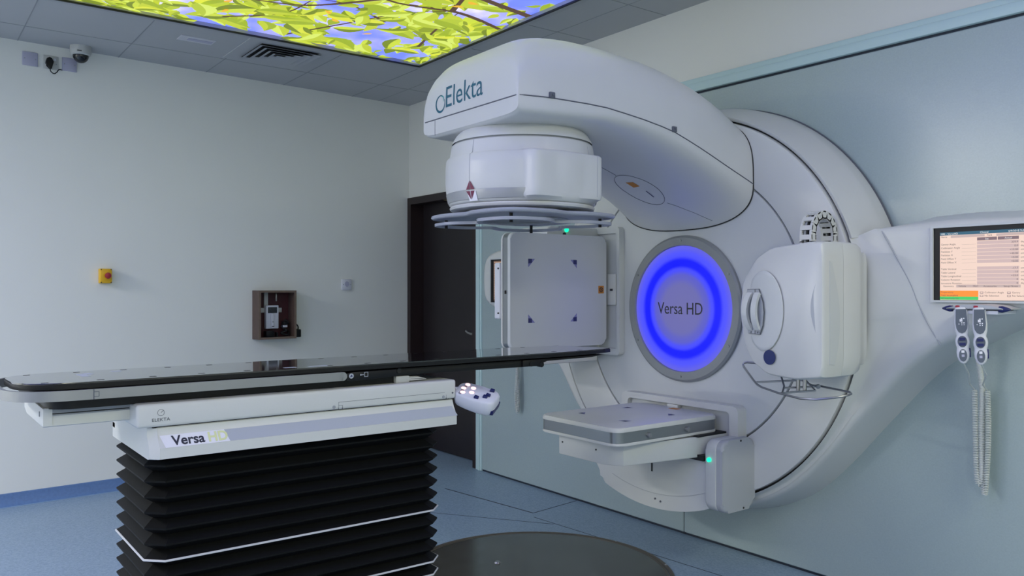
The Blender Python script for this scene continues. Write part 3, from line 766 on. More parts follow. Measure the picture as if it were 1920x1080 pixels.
# its arm housing on the drum
bm = NB(); prism(bm, rrect(2.80, 3.20, .985, 1.690, .03, 4), 'X', -3.66, -3.41, .012); sa = obj('side_arm_housing', bm, M['plastic2'], LA)
bm = NB(); bx(bm, -3.70, -3.40, 2.74, 3.16, .945, .990, .010); obj('arm_foot', bm, M['plastic'], sa)
bm = NB(); plate_hole(bm, rrect(-3.74, -3.235, .985, 1.690, .02, 3), rrect(-3.70, -3.255, 1.02, 1.655, .012, 3), 'Y', 3.165, 3.206); obj('mount_frame', bm, M['plastic2'], sa)
bm = NB(); bx(bm, -3.72, -3.245, 3.180, 3.206, 1.0, 1.67); obj('mount_plate', bm, M['plastic2'], sa)
bm = NB(); bx(bm, -3.345, -3.262, 3.165, 3.181, 1.26, 1.43, .003); obj('plate_insert', bm, M['plastic'], sa)
bm = NB(); bx(bm, -3.305, -3.285, 3.162, 3.166, 1.338, 1.350); obj('indicator_slot', bm, M['ink'], sa)
bm = NB(); cyl(bm, (0, 2.935, 1.672), 'X', .012, -3.415, -3.402, 14); lab(obj('status_light', bm, M['led'], sa), 'small glowing green light')
bm = NB(); cyl(bm, (0, 2.935, .985), 'X', .012, -3.415, -3.392, 14); lab(obj('status_light', bm, M['led'], sa), 'small glowing green light')
bm = NB(); cyl(bm, (0, 2.92, 1.648), 'X', .010, -3.415, -3.404, 12); obj('key_hole', bm, M['ink'], sa)

# ---- lower detector panel (flat, faces up)
lz1 = .755
X0, X1, Y0, Y1 = -3.055, -2.525, 2.455, 3.135
bm = NB(); prism(bm, rrect(X0, X1, Y0, Y1, .05, 6), 'Z', lz1-.020, lz1, .012, 3, 'end'); ld = lab(obj('lower_detector_panel', bm, M['plastic'], LA), 'flat square white imaging panel near the floor')
bm = NB(); prism(bm, rrect(X0+.003, X1-.003, Y0+.003, Y1-.003, .048, 6), 'Z', lz1-.068, lz1-.020); lab(obj('edge_band', bm, M['silver'], ld), 'silver edge band')
bm = NB(); prism(bm, rrect(X0, X1, Y0, Y1, .05, 6), 'Z', lz1-.080, lz1-.068, .004, 2); obj('base_cover', bm, M['plastic'], ld)
for cu, cv, su, sv in ((-2.955, 2.62, 1, 1), (-2.64, 2.62, -1, 1), (-2.955, 2.95, 1, -1), (-2.64, 2.95, -1, -1)): corner_mark(ld, 'Z', lz1, cu, cv, su, sv)
bm = NB(); bx(bm, -2.80, -2.75, 3.08, 3.115, lz1, lz1+.001); obj('warning_sticker', bm, M['orange'], ld)
for yy in (2.65, 2.90):
    bm = NB(); lathe(bm, [(0, -2.512), (.009, -2.512), (.011, -2.518), (.009, -2.530)], 'X', (0, yy, lz1-.046), 16); obj('side_stud', bm, M['alu'], ld)
# tray arm under it
bm = NB(); prism(bm, [(-2.955, 2.50), (-2.66, 2.50), (-2.575, 2.545), (-2.50, 3.02), (-2.50, 3.2), (-2.955, 3.2)], 'Z', .575, .668, .005); ta = obj('tray_arm', bm, M['plastic2'], LA)
bm = NB(); bx(bm, -2.94, -2.70, 2.505, 2.9, .668, .674); bx(bm, -2.59, -2.50, 2.95, 3.15, .668, .676); obj('shadow_gap', bm, M['dark'], ta)
for xx in (-2.93, -2.70):
    bm = NB(); cyl(bm, (xx, 0, .635), 'Y', .004, 2.497, 2.502, 8); obj('screw', bm, M['dark'], ta)
# back frame on the drum
bm = NB(); plate_hole(bm, rrect(-3.19, -2.425, .58, .800, .03, 4), rrect(-3.145, -2.475, .58, .770, .02, 4), 'Y', 3.14, 3.206); bf = obj('panel_back_frame', bm, M['plastic'], LA)
bm = NB(); bx(bm, -3.16, -2.46, 3.165, 3.206, .56, .78); obj('back_plate', bm, M['plastic2'], bf)
bm = NB(); bx(bm, -2.86, -2.79, 3.135, 3.17, .752, .768, .003); obj('catch', bm, M['plastic'], bf)
# belly cover at the bottom of the drum
pts = [(GX - .43, .575), (GX - .455, .56), (GX - .455, .455), (GX - .43, .440), (GX - .375, .43), (GX - .355, .40), (GX - .35, .365)]
for k in range(25):
    a = math.radians(-111.5 + (43.0*k/24)); pts.append((GX + .972*math.cos(a), GZ + .972*math.sin(a)))
pts += [(-2.463, .40), (-2.463, .575)]
bm = NB(); prism(bm, pts, 'Y', 2.975, 3.22, .018, 3, 'start'); be = obj('belly_cover', bm, M['plastic2'], LA)
bm = NB(); bx(bm, -2.815, -2.808, 2.972, 2.977, .455, .522); obj('slot_mark', bm, M['dark'], be)
bm = NB(); tube(bm, [(GX + .90*math.cos(math.radians(a)), 2.9745, GZ + .90*math.sin(math.radians(a))) for a in range(-108, -62, 2)], .0012, 5); obj('joint_line', bm, M['midgrey'], be)
for xx, zz in ((-2.79, .325), (-2.755, .318), (-2.475, .555)):
    bm = NB(); cyl(bm, (xx, 0, zz), 'Y', .005, 2.971, 2.977, 8); obj('screw', bm, M['ink_grey'], be)
bm = NB(); bx(bm, GX-.475, GX-.44, 3.0, 3.14, .43, .57, .008); obj('side_block', bm, M['plate_white'], be)
bm = NB(); bx(bm, -2.62, -2.475, 2.955, 3.0, .562, .588); obj('shadow_gap', bm, M['dark'], be)
# right hand gearbox with lamp
bm = NB(); prism(bm, rrect(2.962, 3.22, .338, .662, .045, 6), 'X', -2.468, -2.412, .006, 2); gb = obj('side_gearbox', bm, M['plastic2'], LA)
bm = NB(); prism(bm, rrect(2.968, 3.205, .335, .664, .045, 6), 'X', -2.412, -2.378, .016, 4, 'end'); obj('gearbox_cap', bm, M['midgrey'], gb)
bm = NB(); cyl(bm, (-2.444, 0, .575), 'Y', .010, 2.952, 2.966, 16); lab(obj('status_light', bm, M['led'], gb), 'small glowing green light')
for yy, zz in ((3.10, .655), (3.12, .345)):
    bm = NB(); cyl(bm, (0, yy, zz), 'X', .005, -2.39, -2.3765, 8); obj('screw', bm, M['dark'], gb)

# ---- x-ray source box on the right of the drum
def hull_pts(): return [(-1.80, 1.005), (-1.80, 1.536), (-1.86, 1.540), (-2.045, 1.521), (-2.12, 1.482), (-2.195, 1.39), (-2.217, 1.264), (-2.195, 1.13), (-2.145, 1.045), (-2.06, .998), (-1.93, .988)]
ctr = (-1.98, 1.27)
def shrink(P, k): return [(ctr[0] + (u-ctr[0])*k, ctr[1] + (v-ctr[1])*k) for u, v in P]
def dense(P, n=6):
    out = []
    m = len(P)
    for i in range(m):
        a, b = P[i], P[(i+1) % m]
        for k in range(n): out.append((a[0] + (b[0]-a[0])*k/n, a[1] + (b[1]-a[1])*k/n))
    return out
def rounded(P, it=2):
    for _ in range(it):
        Q = []; m = len(P)
        for i in range(m):
            a, b = P[i], P[(i+1) % m]
            Q += [(a[0]*.9 + b[0]*.1, a[1]*.9 + b[1]*.1), (a[0]*.1 + b[0]*.9, a[1]*.1 + b[1]*.9)]
        P = Q
    return P
HP = rounded(hull_pts(), 2)
def face_y(u, k):          # the nose end leans back a little
    return 0.028*max(0, (-2.02 - u)/.2)**1.5
bm = NB()
secs = []
for yv, k in ((2.850, .955), (2.853, .972), (2.862, .987), (2.878, .997), (2.90, 1.0), (2.985, 1.0)):
    secs.append([(u, yv + face_y(u, k), v) for u, v in shrink(HP, k)])
loft(bm, secs, True, True)
xs = obj('x_ray_source', bm, M['plastic'], LA, smooth=40)
lab(xs, 'rounded white x-ray source box with grip handle')
bm = NB(); secs = []
for yv, k in ((2.989, .992), (2.992, 1.0), (3.05, 1.0), (3.10, .985), (3.135, .945), (3.15, .88), (3.20, .86)):
    secs.append([(u, yv, v) for u, v in shrink(HP, k)])
loft(bm, secs, True, False); obj('rear_shell', bm, M['plastic'], xs, smooth=45)
bm = NB(); loft(bm, [[(u, yv, v) for u, v in shrink(HP, .985)] for yv in (2.984, 2.990)], False, False); obj('seam', bm, M['ink_grey'], xs)
# round grey recess plate and slot with the two grips
yf = lambda u: 2.850 + face_y(u, 1)
bm = NB(); L = ell(-2.078, 1.262, .098, .165, 48)
L = [(max(u, -2.172 + .25*abs(v-1.262)), v) for u, v in L]
loft(bm, [[(-2.075 + (u+2.075)*k, yf(-2.075 + (u+2.075)*k) - dy, 1.262 + (v-1.262)*k) for u, v in L] for k, dy in ((1.0, -.001), (.99, .0008), (.9, .0014), (.5, .002))], False, True)
obj('recess_plate', bm, M['plastic2'], xs, smooth=50)
SP = [(u + .034, v) for u, v in [(-2.192, 1.350), (-2.128, 1.352), (-2.106, 1.30), (-2.100, 1.255), (-2.106, 1.20), (-2.122, 1.163), (-2.185, 1.166), (-2.200, 1.21), (-2.203, 1.30)]]
def face_plate(P, y_in, y_out, m, name, par, lift=.0):
    bm = NB(); loft(bm, [[(u, yf(u) - y_in, v) for u, v in P], [(u, yf(u) - y_out, v) for u, v in P]], True, True); return obj(name, bm, m, par, smooth=30)
face_plate(SP, .004, .0095, M['ink_grey'], 'slot_outline', xs)
face_plate([(-2.1195 + (u+2.1195)*.955, 1.257 + (v-1.257)*.975) for u, v in SP], .0, .0115, M['midgrey'], 'filter_slot', xs)
bm = NB(); tube(bm, [(-2.112, yf(-2.112)-.0118, 1.35), (-2.112, yf(-2.112)-.0118, 1.165)], .0014, 4); obj('slot_divide', bm, M['ink'], xs)
for u0, bow in ((-2.137, .014), (-2.096, .005)):
    bm = NB(); P = []
    for k in range(13):
        tt = k/12; P.append((u0 - bow*math.sin(PI*tt)*.9, yf(u0) - .012 - .022*math.sin(PI*tt)**.6, 1.333 - .148*tt))
    secs = []
    for i, p in enumerate(P):
        a = Vector(P[max(0, i-1)]); b = Vector(P[min(12, i+1)]); tn = (b-a).normalized(); nx = Vector((1, 0, 0)); ny = tn.cross(nx).normalized()
        secs.append([tuple(Vector(p) + nx*c*.012 + ny*s*.007) for c, s in ((1, 1), (-1, 1), (-1, -1), (1, -1))])
    loft(bm, secs); lab(obj('grip_handle', bm, M['plastic2'], xs, smooth=50), 'curved grip handle')
bm = NB()
for u0, s in ((-2.134, 'II'), (-2.094, 'KV')):
    tb = text_bm(s, .012, 'CENTER'); merge(bm, tb, frame((u0, yf(u0)-.0121, 1.168), (1, 0, 0), (0, 0, 1)))
obj('slot_lettering', bm, M['ink_grey'], xs, smooth=None)
bm = NB(); loft(bm, [[(u, yf(u)-d, v) for u, v in ell(-2.046, 1.073, .029, .030, 36)] for d in (-.002, .0022)], False, True); lab(obj('blue_cap', bm, M['bluedot'], xs), 'round dark blue cap')
# crescent grips in the right edge: a shallow grey one on the face and a long scooped one on the side
bm = NB(); P = [(-1.822 - .034*math.sin(PI*k/16), 1.155 + .245*k/16) for k in range(17)] + [(-1.822, 1.40 - .245*k/16) for k in range(1, 16)]
loft(bm, [[(u, 2.8512 + max(0, (u+1.835)*.25), v) for u, v in P], [(u, 2.8492 + max(0, (u+1.835)*.25), v) for u, v in P]], True, True); lab(obj('face_scoop', bm, M['midgrey'], xs), 'grey crescent finger scoop')
bm = NB(); P = [(2.890, 1.46), (2.890, 1.06)] + [(2.905 + .055*math.sin(PI*(.12 + .88*k/16)), 1.055 + .40*k/16) for k in range(17)]
xsd = max(u for u, v in HP)
loft(bm, [[(xsd - .004, a, b) for a, b in P], [(xsd + .0015, a, b) for a, b in P]], True, True); obj('side_scoop', bm, M['plastic2'], xs)
# wire collision guard underneath
bm = NB()
tube(bm, [(-2.075, 2.95, 1.034), (-2.215, 2.93, 1.036), (-2.228, 2.928, 1.033), (-2.232, 2.925, 1.026), (-2.226, 2.922, 1.016), (-2.155, 2.895, .966), (-2.130, 2.885, .952), (-2.10, 2.875, .944), (-2.00, 2.845, .933), (-1.88, 2.815, .926), (-1.81, 2.815, .930), (-1.75, 2.845, .941), (-1.722, 2.88, .949), (-1.722, 2.91, .953), (-1.745, 2.94, .955), (-1.92, 3.02, .955), (-1.96, 3.02, .955)], .0045, 8)
tube(bm, [(-2.075, 2.95, 1.034), (-2.01, 2.90, .955), (-1.985, 2.85, .932)], .004, 6); tube(bm, [(-2.13, 2.88, .962), (-1.99, 2.99, .975), (-1.94, 3.0, .955)], .004, 6)
tube(bm, [(-2.01, 2.90, .948), (-1.92, 3.02, .955)], .004, 6); tube(bm, [(-1.985, 2.84, .934), (-1.90, 2.95, .945), (-1.98, 3.0, .978)], .004, 6)
wg = lab(obj('wire_guard', bm, M['wire'], LA), 'bent steel wire collision guard')
for xx in (-1.965, -1.935):
    bm = NB(); cyl(bm, (xx, 2.93), 'Z', .008, .940, 1.0, 12); obj('guard_post', bm, M['steel'], wg)
for p in ((-2.075, 2.95, 1.034), (-1.92, 3.0, .956)):
    bm = NB(); bmesh.ops.create_uvsphere(bm, u_segments=12, v_segments=8, radius=.010, matrix=Matrix.Translation(p)); obj('joint_knuckle', bm, M['grey'], wg)
# cable chain looping over the box: links with side plates and cross bars
XA, XB, CY, CZ, R0 = -2.005, -1.950, 3.095, 1.584, .078
pathp = [(-R0, -.075), (-R0, -.0375), (-R0, 0)] + [(-R0*math.cos(k*PI/7), R0*math.sin(k*PI/7)) for k in range(1, 7)] + [(R0, 0), (R0, -.0375), (R0, -.075)]
bm = NB(); bmd = NB()
for i in range(len(pathp)-1):
    a, b = Vector((0, *pathp[i])), Vector((0, *pathp[i+1]))
    d = (b-a); L = d.length; d.normalize(); n = Vector((0, -d.z, d.y)); c = Vector((0, CY, CZ)) + (a+b)/2
    def brick(dst, l0, l1, n0, n1, xa, xb):
        vs = []
        for xv in (xa, xb):
            for l, q in ((l0, n0), (l1, n0), (l1, n1), (l0, n1)):
                p = c + d*l + n*q; vs.append(dst.verts.new((xv, p.y, p.z)))
        for q in ((0,1,2,3), (7,6,5,4), (0,4,5,1), (1,5,6,2), (2,6,7,3), (3,7,4,0)): dst.faces.new([vs[k] for k in q])
    for xa in (XA, XB - .009): brick(bm, -L*.56, L*.56, -.0165, .0165, xa, xa + .009)
    brick(bm, -L*.27, L*.27, .011, .018, XA, XB); brick(bm, -L*.27, L*.27, -.018, -.011, XA, XB)
bmesh.ops.recalc_face_normals(bm, faces=bm.faces[:])
chn = lab(obj('cable_chain', bm, M['plastic'], LA, smooth=None), 'white cable chain looping over the source box')
for q, m in ((.022, 'midgrey'), (0, 'black'), (-.018, 'grey')):
    bm = NB(); tube(bm, catmull([((XA+XB)/2 + q*.6, CY + u, CZ + v) for u, v in pathp], 3), .007, 6); obj('cable', bm, M[m], chn)

# ------------------------------------------------------------------ fixed surround behind the gantry
SU = thing('gantry_surround', 'white moulded wall surround with side wings behind the round gantry', 'machine cover', (GX, 3.47, .3))
RO = [(-1.818, 1.602), (-1.707, 1.615), (-1.514, 1.624), (-1.30, 1.618), (-1.10, 1.605), (-1.0, 1.565), (-.955, 1.48), (-.96, 1.38), (-1.05, 1.325), (-1.283, 1.262), (-1.453, 1.178), (-1.575, 1.112), (-1.705, 1.005), (-1.905, .781), (-2.07, .588), (-2.222, .44), (-2.40, .335), (-2.60, .272), (-2.813, .25)]
RA = [19.5, 16, 13, 10, 7.5, 5, 3, 1, -1, -3, -5.5, -9, -15, -27.5, -42, -54, -65, -77, -90]
LO = [(-3.808, 1.602), (-3.95, 1.622), (-4.15, 1.63), (-4.40, 1.62), (-4.55, 1.60), (-4.63, 1.565), (-4.668, 1.48), (-4.668, 1.34), (-4.63, 1.255), (-4.50, 1.20), (-4.30, 1.14), (-4.12, 1.07), (-3.97, .98), (-3.83, .83), (-3.70, .66), (-3.56, .54), (-3.40, .42), (-3.20, .33), (-3.0, .272), (-2.813, .25)]
LAn = [160.5, 164, 167, 170, 172.5, 175, 177, 179, 181, 183, 185.5, 189, 194, 204, 217, 228, 238, 248, 259, 270]
def wing(O, A, name, label):
    P = catmull([(u, v, 0) for u, v in O], 5); AN = catmull([(a, 0, 0) for a in A], 5)
    n = len(P); bm = NB(); rows = []
    nrm = []
    for i in range(n):
        tn = P[min(n-1, i+1)] - P[max(0, i-1)]; nn = Vector((-tn.y, tn.x, 0)).normalized()
        if nn.dot(P[i] - Vector((GX, GZ, 0))) < 0: nn = -nn
        nrm.append(nn)
    # the normal must not flip along the outline
    for i in range(1, n):
        if nrm[i].dot(nrm[i-1]) < -.2: nrm[i] = -nrm[i]
    def ring(k, y, off=0.0):
        r = []
        for i in range(n):
            a = math.radians(AN[i].x); ix, iz = GX + .955*math.cos(a), GZ + .955*math.sin(a)
            q = P[i] + nrm[i]*off*min(1, i/6, (n-1-i)/6 if O is RO and False else 1)
            r.append((ix + (q.x-ix)*k, y, iz + (q.y-iz)*k))
        return r
    secs = [ring(0, 3.45), ring(0, 3.225), ring(.012, 3.212), ring(.03, 3.210), ring(.10, 3.226), ring(.20, 3.246), ring(.30, 3.2505), ring(.55, 3.2515), ring(1, 3.252, -.035), ring(1, 3.258, -.018), ring(1, 3.272, -.006), ring(1, 3.295, 0), ring(1, 3.36, .012), ring(1, 3.4702, .035)]
    loft(bm, secs, False, False, closed=False)
    o = obj(name, bm, M['plastic'], SU, smooth=60)
    if label: lab(o, label)
    return o
wr = wing(RO, RA, 'wing', None); wl = wing(LO, LAn, 'wing', None)
bm = NB(); secs = []
for k in range(61):
    a = math.radians(19.0 + 142*k/60); c, s = math.cos(a), math.sin(a)
    secs.append([(GX + r*c, yv, GZ + r*s) for r, yv in ((.952, 3.45), (.952, 3.222), (.958, 3.214), (.968, 3.212), (1.012, 3.352), (1.020, 3.372), (1.024, 3.392), (1.024, 3.4702))])
loft(bm, secs, True, True, closed=False); lab(obj('arc_band', bm, M['plastic'], SU, smooth=50), 'arched upper cover band over the gantry')
bm = NB(); tube(bm, [(GX + 1.024*math.cos(math.radians(19 + 142*k/60)), 3.463, GZ + 1.024*math.sin(math.radians(19 + 142*k/60))) for k in range(61)], .006, 6); obj('edge_gap', bm, M['ink_grey'], SU)
for q, s in (((-1.872, 1.565), 1), ((-3.754, 1.565), -1)):
    bm = NB(); tube(bm, [(GX + s*.957*math.cos(math.radians(19.2)), 3.214, GZ + .957*math.sin(math.radians(19.2))), (GX + s*1.015*math.cos(math.radians(19.6)), 3.36, GZ + 1.015*math.sin(math.radians(19.6)))], .004, 6); obj('corner_gap', bm, M['ink_grey'], SU)
bm = NB(); tube(bm, catmull([(-1.80, 3.262, 1.600), (-1.775, 3.249, 1.57), (-1.713, 3.2485, 1.46), (-1.665, 3.2485, 1.37), (-1.632, 3.2495, 1.285), (-1.59, 3.2505, 1.20), (-1.555, 3.258, 1.135)], 6), .0030, 6); obj('panel_joint', bm, M['midgrey'], wr)

# monitors set in the wings
def monitor(x0, x1, z0, z1, label):
    t = thing('control_monitor', label, 'monitor', ((x0+x1)/2, 3.262, z0))
    bm = NB(); plate_hole(bm, rrect(x0-.010, x1+.010, z0-.008, z1+.010, .004, 3), rrect(x0, x1, z0, z1, .002, 3), 'Y', 3.234, 3.275); obj('frame', bm, M['plastic2'], t)
    bm = NB(); bx(bm, x0-.002, x1+.002, 3.2410, 3.27, z0-.002, z1+.002); obj('bezel', bm, M['black'], t)
    return t
mx0, mx1, mz0, mz1 = -1.572, -1.125, 1.3085, 1.588
t = monitor(mx0, mx1, mz0, mz1, 'lit monitor showing a cream settings table, set in the wing beside the x-ray source')
sx0, sx1, sz0, sz1 = -1.548, -1.140, 1.310, 1.570
SY = 3.2405
def srect(u0, u1, v0, v1, m, lvl, dst):
    """u along the screen, v down from its top, both 0..1"""
    y = SY - .00015*lvl
    f = dst.faces.new([dst.verts.new((sx0 + (sx1-sx0)*u, y, sz1 - (sz1-sz0)*v)) for u, v in ((u0, v1), (u1, v1), (u1, v0), (u0, v0))]); f.material_index = m
SM = [M['scr_bg'], M['scr_title'], M['scr_row'], M['scr_hdr'], M['scr_bar'], M['scr_orange'], M['scr_green'], M['scr_ink'], M['scr_white']]
bm = NB()
srect(0, 1, 0, 1, 0, 0, bm); srect(0, 1, 0, .045, 1, 1, bm); srect(.10, .40, .05, .085, 4, 1, bm); srect(.50, .98, .05, .085, 4, 1, bm)
srect(.335, .505, .095, .14, 3, 1, bm); srect(.512, .685, .095, .14, 3, 1, bm)
rows = [.150 + .0535*i for i in range(6)] + [.515 + .0525*i for i in range(5)]
for v in rows: srect(.335, .688, v, v+.046, 2, 1, bm)
srect(.15, .70, .775, .815, 4, 1, bm); srect(.0, .345, .862, .95, 5, 1, bm); srect(.0, .345, .95, .995, 6, 1, bm)
labs = ['Gantry Angle', 'Collimator Angle', 'Fieldsize Y', 'Fieldsize X', 'Field Offset Y', 'Field Offset X', 'Table Vertical', 'Table Lateral', 'Table Longitudinal', 'Column Rotation', 'Isocentre Rotation']
vals = ['359.9', '0.0', '+10.00', '+40.00', '+0.00', '+0.00', '-17.7', '-1.0', '+33.0', '0', '0']
for v, a, b in zip(rows, labs, vals): srect(.20, .325, v+.040, v+.0415, 7, 1, bm)
def stext(s, u, v, h, mi=7, al='LEFT'):
    tb = text_bm(s, (sz1-sz0)*h*1.25, al, extrude=0, squash=1.05)
    merge(bm, tb, frame((sx0 + (sx1-sx0)*u, SY-.0006, sz1 - (sz1-sz0)*v), (1, 0, 0), (0, 0, 1)), mi)
for v, a, b in zip(rows, labs, vals):
    stext(a, .01, v+.042, .030); stext(b, .680, v+.040, .030, 7, 'RIGHT'); stext('deg' if 'A' in a or 'R' in a else 'cm', .70, v+.040, .030)
stext('MRI - VersaHD', .008, .038, .030, 8); stext('Clinical', .36, .036, .030, 8); stext('6/9/2018 9:42', .60, .036, .030, 8)
stext('Name', .01, .080, .028); stext('Field', .42, .080, .028); stext('Set', .42, .130, .028, 8, 'CENTER'); stext('Actual', .60, .130, .028, 8, 'CENTER')
for s, u in (('Geometry', .03), ('Vehicle', .17), ('MLC', .30), ('Accessories', .39), ('Setup Notes', .56)): stext(s, u, .808, .028)
stext('Preparatory', .01, .898, .028); stext('Field Incomplete', .01, .942, .028); stext('All Interlocks On', .01, .988, .028)
for u, s1, s2 in ((.37, 'Collimator Angle', 'No Selection'), (.60, 'Gantry', 'No Selection')):
    stext(s1, u+.03, .898, .028); stext(s2, u+.03, .945, .028)
    for v in (.875, .922): srect(u-.01, u+.018, v, v+.028, 3, 1, bm); srect(u-.006, u+.014, v+.004, v+.022, 0, 2, bm)
obj('screen', bm, SM, t, smooth=None)
t = monitor(-4.545, -4.11, 1.255, 1.545, 'partly hidden dark monitor with tan rows behind the upright imaging panel')
sx0, sx1, sz0, sz1 = -4.515, -4.13, 1.268, 1.535
bm = NB(); srect(0, 1, 0, 1, 0, 0, bm)
for k in range(22): srect(.01, .99, .03 + .043*k, .03 + .043*k + .020, 1, 1, bm)
obj('screen', bm, [M['scr_old'], M['scr_old2']], t, smooth=None)

# ------------------------------------------------------------------ hand controllers on their hook
hk = thing('handset_hook', 'grey hanging rail with dark blue tips below the lit monitor', 'holder', (-1.355, 3.2, 1.27))
bm = NB(); prism(bm, [(-1.455, 1.283), (-1.41, 1.294), (-1.355, 1.298), (-1.30, 1.294), (-1.262, 1.283), (-1.262, 1.279), (-1.455, 1.279)], 'Y', 3.09, 3.25, .003); obj('rail', bm, M['midgrey'], hk)
bm = NB(); bx(bm, -1.43, -1.28, 3.10, 3.25, 1.262, 1.276, .003); obj('bracket', bm, M['plate_white'], hk)
bm = NB(); bx(bm, -1.44, -1.27, 3.115, 3.20, 1.2755, 1.2795); obj('gap', bm, M['dark'], hk)
for s, xx in ((-1, -1.448), (1, -1.268)):
    bm = NB(); lathe(bm, [(0, xx - s*.012), (.011, xx - s*.010), (.012, xx), (.008, xx + s*.014), (.003, xx + s*.026), (0, xx + s*.028)], 'X', (0, 3.105, 1.281), 16); obj('tip', bm, M['navy'], hk)
PROF = [(0, .0), (.002, .017), (.006, .0205), (.03, .0215), (.06, .0235), (.085, .0225), (.100, .019), (.106, .0185), (.114, .022), (.125, .0235), (.137, .0225), (.147, .0195), (.153, .020), (.165, .0215), (.18, .0205), (.195, .0155), (.204, .008), (.206, .0)]
def coil(bm, path, r=.0085, w=.0021, pitch=.0066, seg=5):
    P = catmull(path, 10)
    # resample by length
    L = [0]
    for a, b in zip(P, P[1:]): L.append(L[-1] + (b-a).length)
    turns = L[-1]/pitch; n = int(turns*11); out = []; j = 0
    N = Vector((1, 0, 0))
    for i in range(n+1):
        s = L[-1]*i/n
        while j < len(L)-2 and L[j+1] < s: j += 1
        tt = (s-L[j])/max(1e-9, L[j+1]-L[j]); p = P[j].lerp(P[j+1], tt); T = (P[j+1]-P[j]).normalized()
        N = (N - T*N.dot(T)).normalized(); B = T.cross(N); a = 2*PI*turns*i/n
        out.append(p + (N*math.cos(a) + B*math.sin(a))*r)
    tube(bm, out, w, seg)
def handset(x, yv, ztop, tilt, yaw, label):
    t = thing('hand_controller', label, 'hand controller', (x, yv, ztop), 'hand controllers below the monitor')
    Xh = Matrix.Translation((x, yv, ztop)) @ Matrix.Rotation(yaw, 4, 'Z') @ Matrix.Rotation(tilt, 4, 'Y')
    bm = NB(); secs = []
    for d, w in PROF:
        secs.append([(w*math.copysign(abs(math.cos(a))**.7, math.cos(a)), .0145*(w/.022)**.5*math.copysign(abs(math.sin(a))**.7, math.sin(a)), -d) for a in [2*PI*k/20 for k in range(20)]] if w > 0 else [(.001*math.cos(2*PI*k/20), .001*math.sin(2*PI*k/20), -d) for k in range(20)])
    loft(bm, secs); obj('body', bm, M['plate_white'], t, xf=Xh, smooth=45)
    def pad(P, m, name, par, y0=-.0135, y1=-.0158):
        bm = NB(); prism(bm, P, 'Y', y0, y1); return obj(name, bm, m, par, xf=Xh, smooth=30)
    kp = pad([(-.0165, -.008), (.0165, -.008), (.0190, -.06), (.0165, -.080), (.010, -.092), (0, -.096), (-.010, -.092), (-.0165, -.080), (-.0190, -.06)], M['pad'], 'keypad', t)
    pad(ell(0, -.1255, .0155, .0205, 24), M['pad'], 'rocker_plate', t)
    for zc in (-.1165, -.1345): pad([(-.010, zc-.005), (.010, zc-.005), (.010, zc+.005), (-.010, zc+.005)], M['navy'], 'rocker', t, -.015, -.0185)
    lp = pad(ell(0, -.175, .0130, .0225, 24), M['pad'], 'lower_keypad', t, -.0120, -.0150)
    bm = NB()
    for u, v, s in ((-.001, -.049, .0045), (.001, -.043, .0025), (.008, -.042, .002), (.001, -.058, .002), (.008, -.058, .0022), (-.008, -.062, .0015), (.001, -.065, .0015), (.008, -.065, .0015)): bx(bm, u-s, u+s, -.0165, -.0155, v-s, v+s)
    obj('key', bm, M['label_white'], kp, xf=Xh)
    bm = NB(); bx(bm, -.005, .005, -.0160, -.0148, -.166, -.157); obj('key', bm, M['label_white'], lp, xf=Xh)
    bm = NB(); bx(bm, -.0045, .0045, -.0160, -.0148, -.181, -.172); obj('key', bm, M['plate_grey'], lp, xf=Xh)
    bm = NB(); bx(bm, -.018, .018, -.004, .0145, -.004, .006, .003); obj('top_cap', bm, M['red'], t, xf=Xh)
    bm = NB(); bx(bm, .0185, .0245, -.006, .006, -.183, -.150, .002); obj('side_trigger', bm, M['navy'], t, xf=Xh)
    return t, Xh @ Vector((0, 0, -.204))
h1, e1 = handset(-1.404, 3.095, 1.288, -.045, math.radians(22), 'white hand controller hanging under the lit monitor, nearer the gantry')
h2, e2 = handset(-1.341, 3.095, 1.288, -.035, math.radians(22), 'white hand controller hanging under the lit monitor, further from the gantry')
for t, e, xs_, zb in ((h1, e1, -1.488, .585), (h2, e2, -1.440, .548)):
    bm = NB(); top = Vector((xs_ , 3.395, .955))
    tube(bm, [tuple(e), (e.x - .01, 3.16, 1.04), (xs_ + .01, 3.33, .985), tuple(top)], .0028, 6)
    d = .028 if xs_ < -1.46 else -.030
    coil(bm, [top, (xs_ + .001, 3.40, .80), (xs_ + d*.15, 3.40, .65), (xs_ + d*.45, 3.40, zb), (xs_ + d*.8, 3.405, .64), (xs_ + d*.9, 3.405, .80), (-1.462, 3.40, .96), (-1.458, 3.36, 1.08), (-1.455, 3.35, 1.13)])
    obj('coiled_lead', bm, M['cord'], t)
bm = NB(); coil(bm, [(-4.50, 3.40, 1.16), (-4.505, 3.42, .95), (-4.50, 3.43, .80), (-4.515, 3.43, .62), (-4.50, 3.43, .50), (-4.488, 3.43, .56), (-4.492, 3.43, .72), (-4.50, 3.43, .95), (-4.49, 3.40, 1.16)], .010, .003, .0085)
tag(obj('coiled_lead', bm, M['cord']), 'grey coiled lead hanging on the cladding between couch tip and door', 'cable')

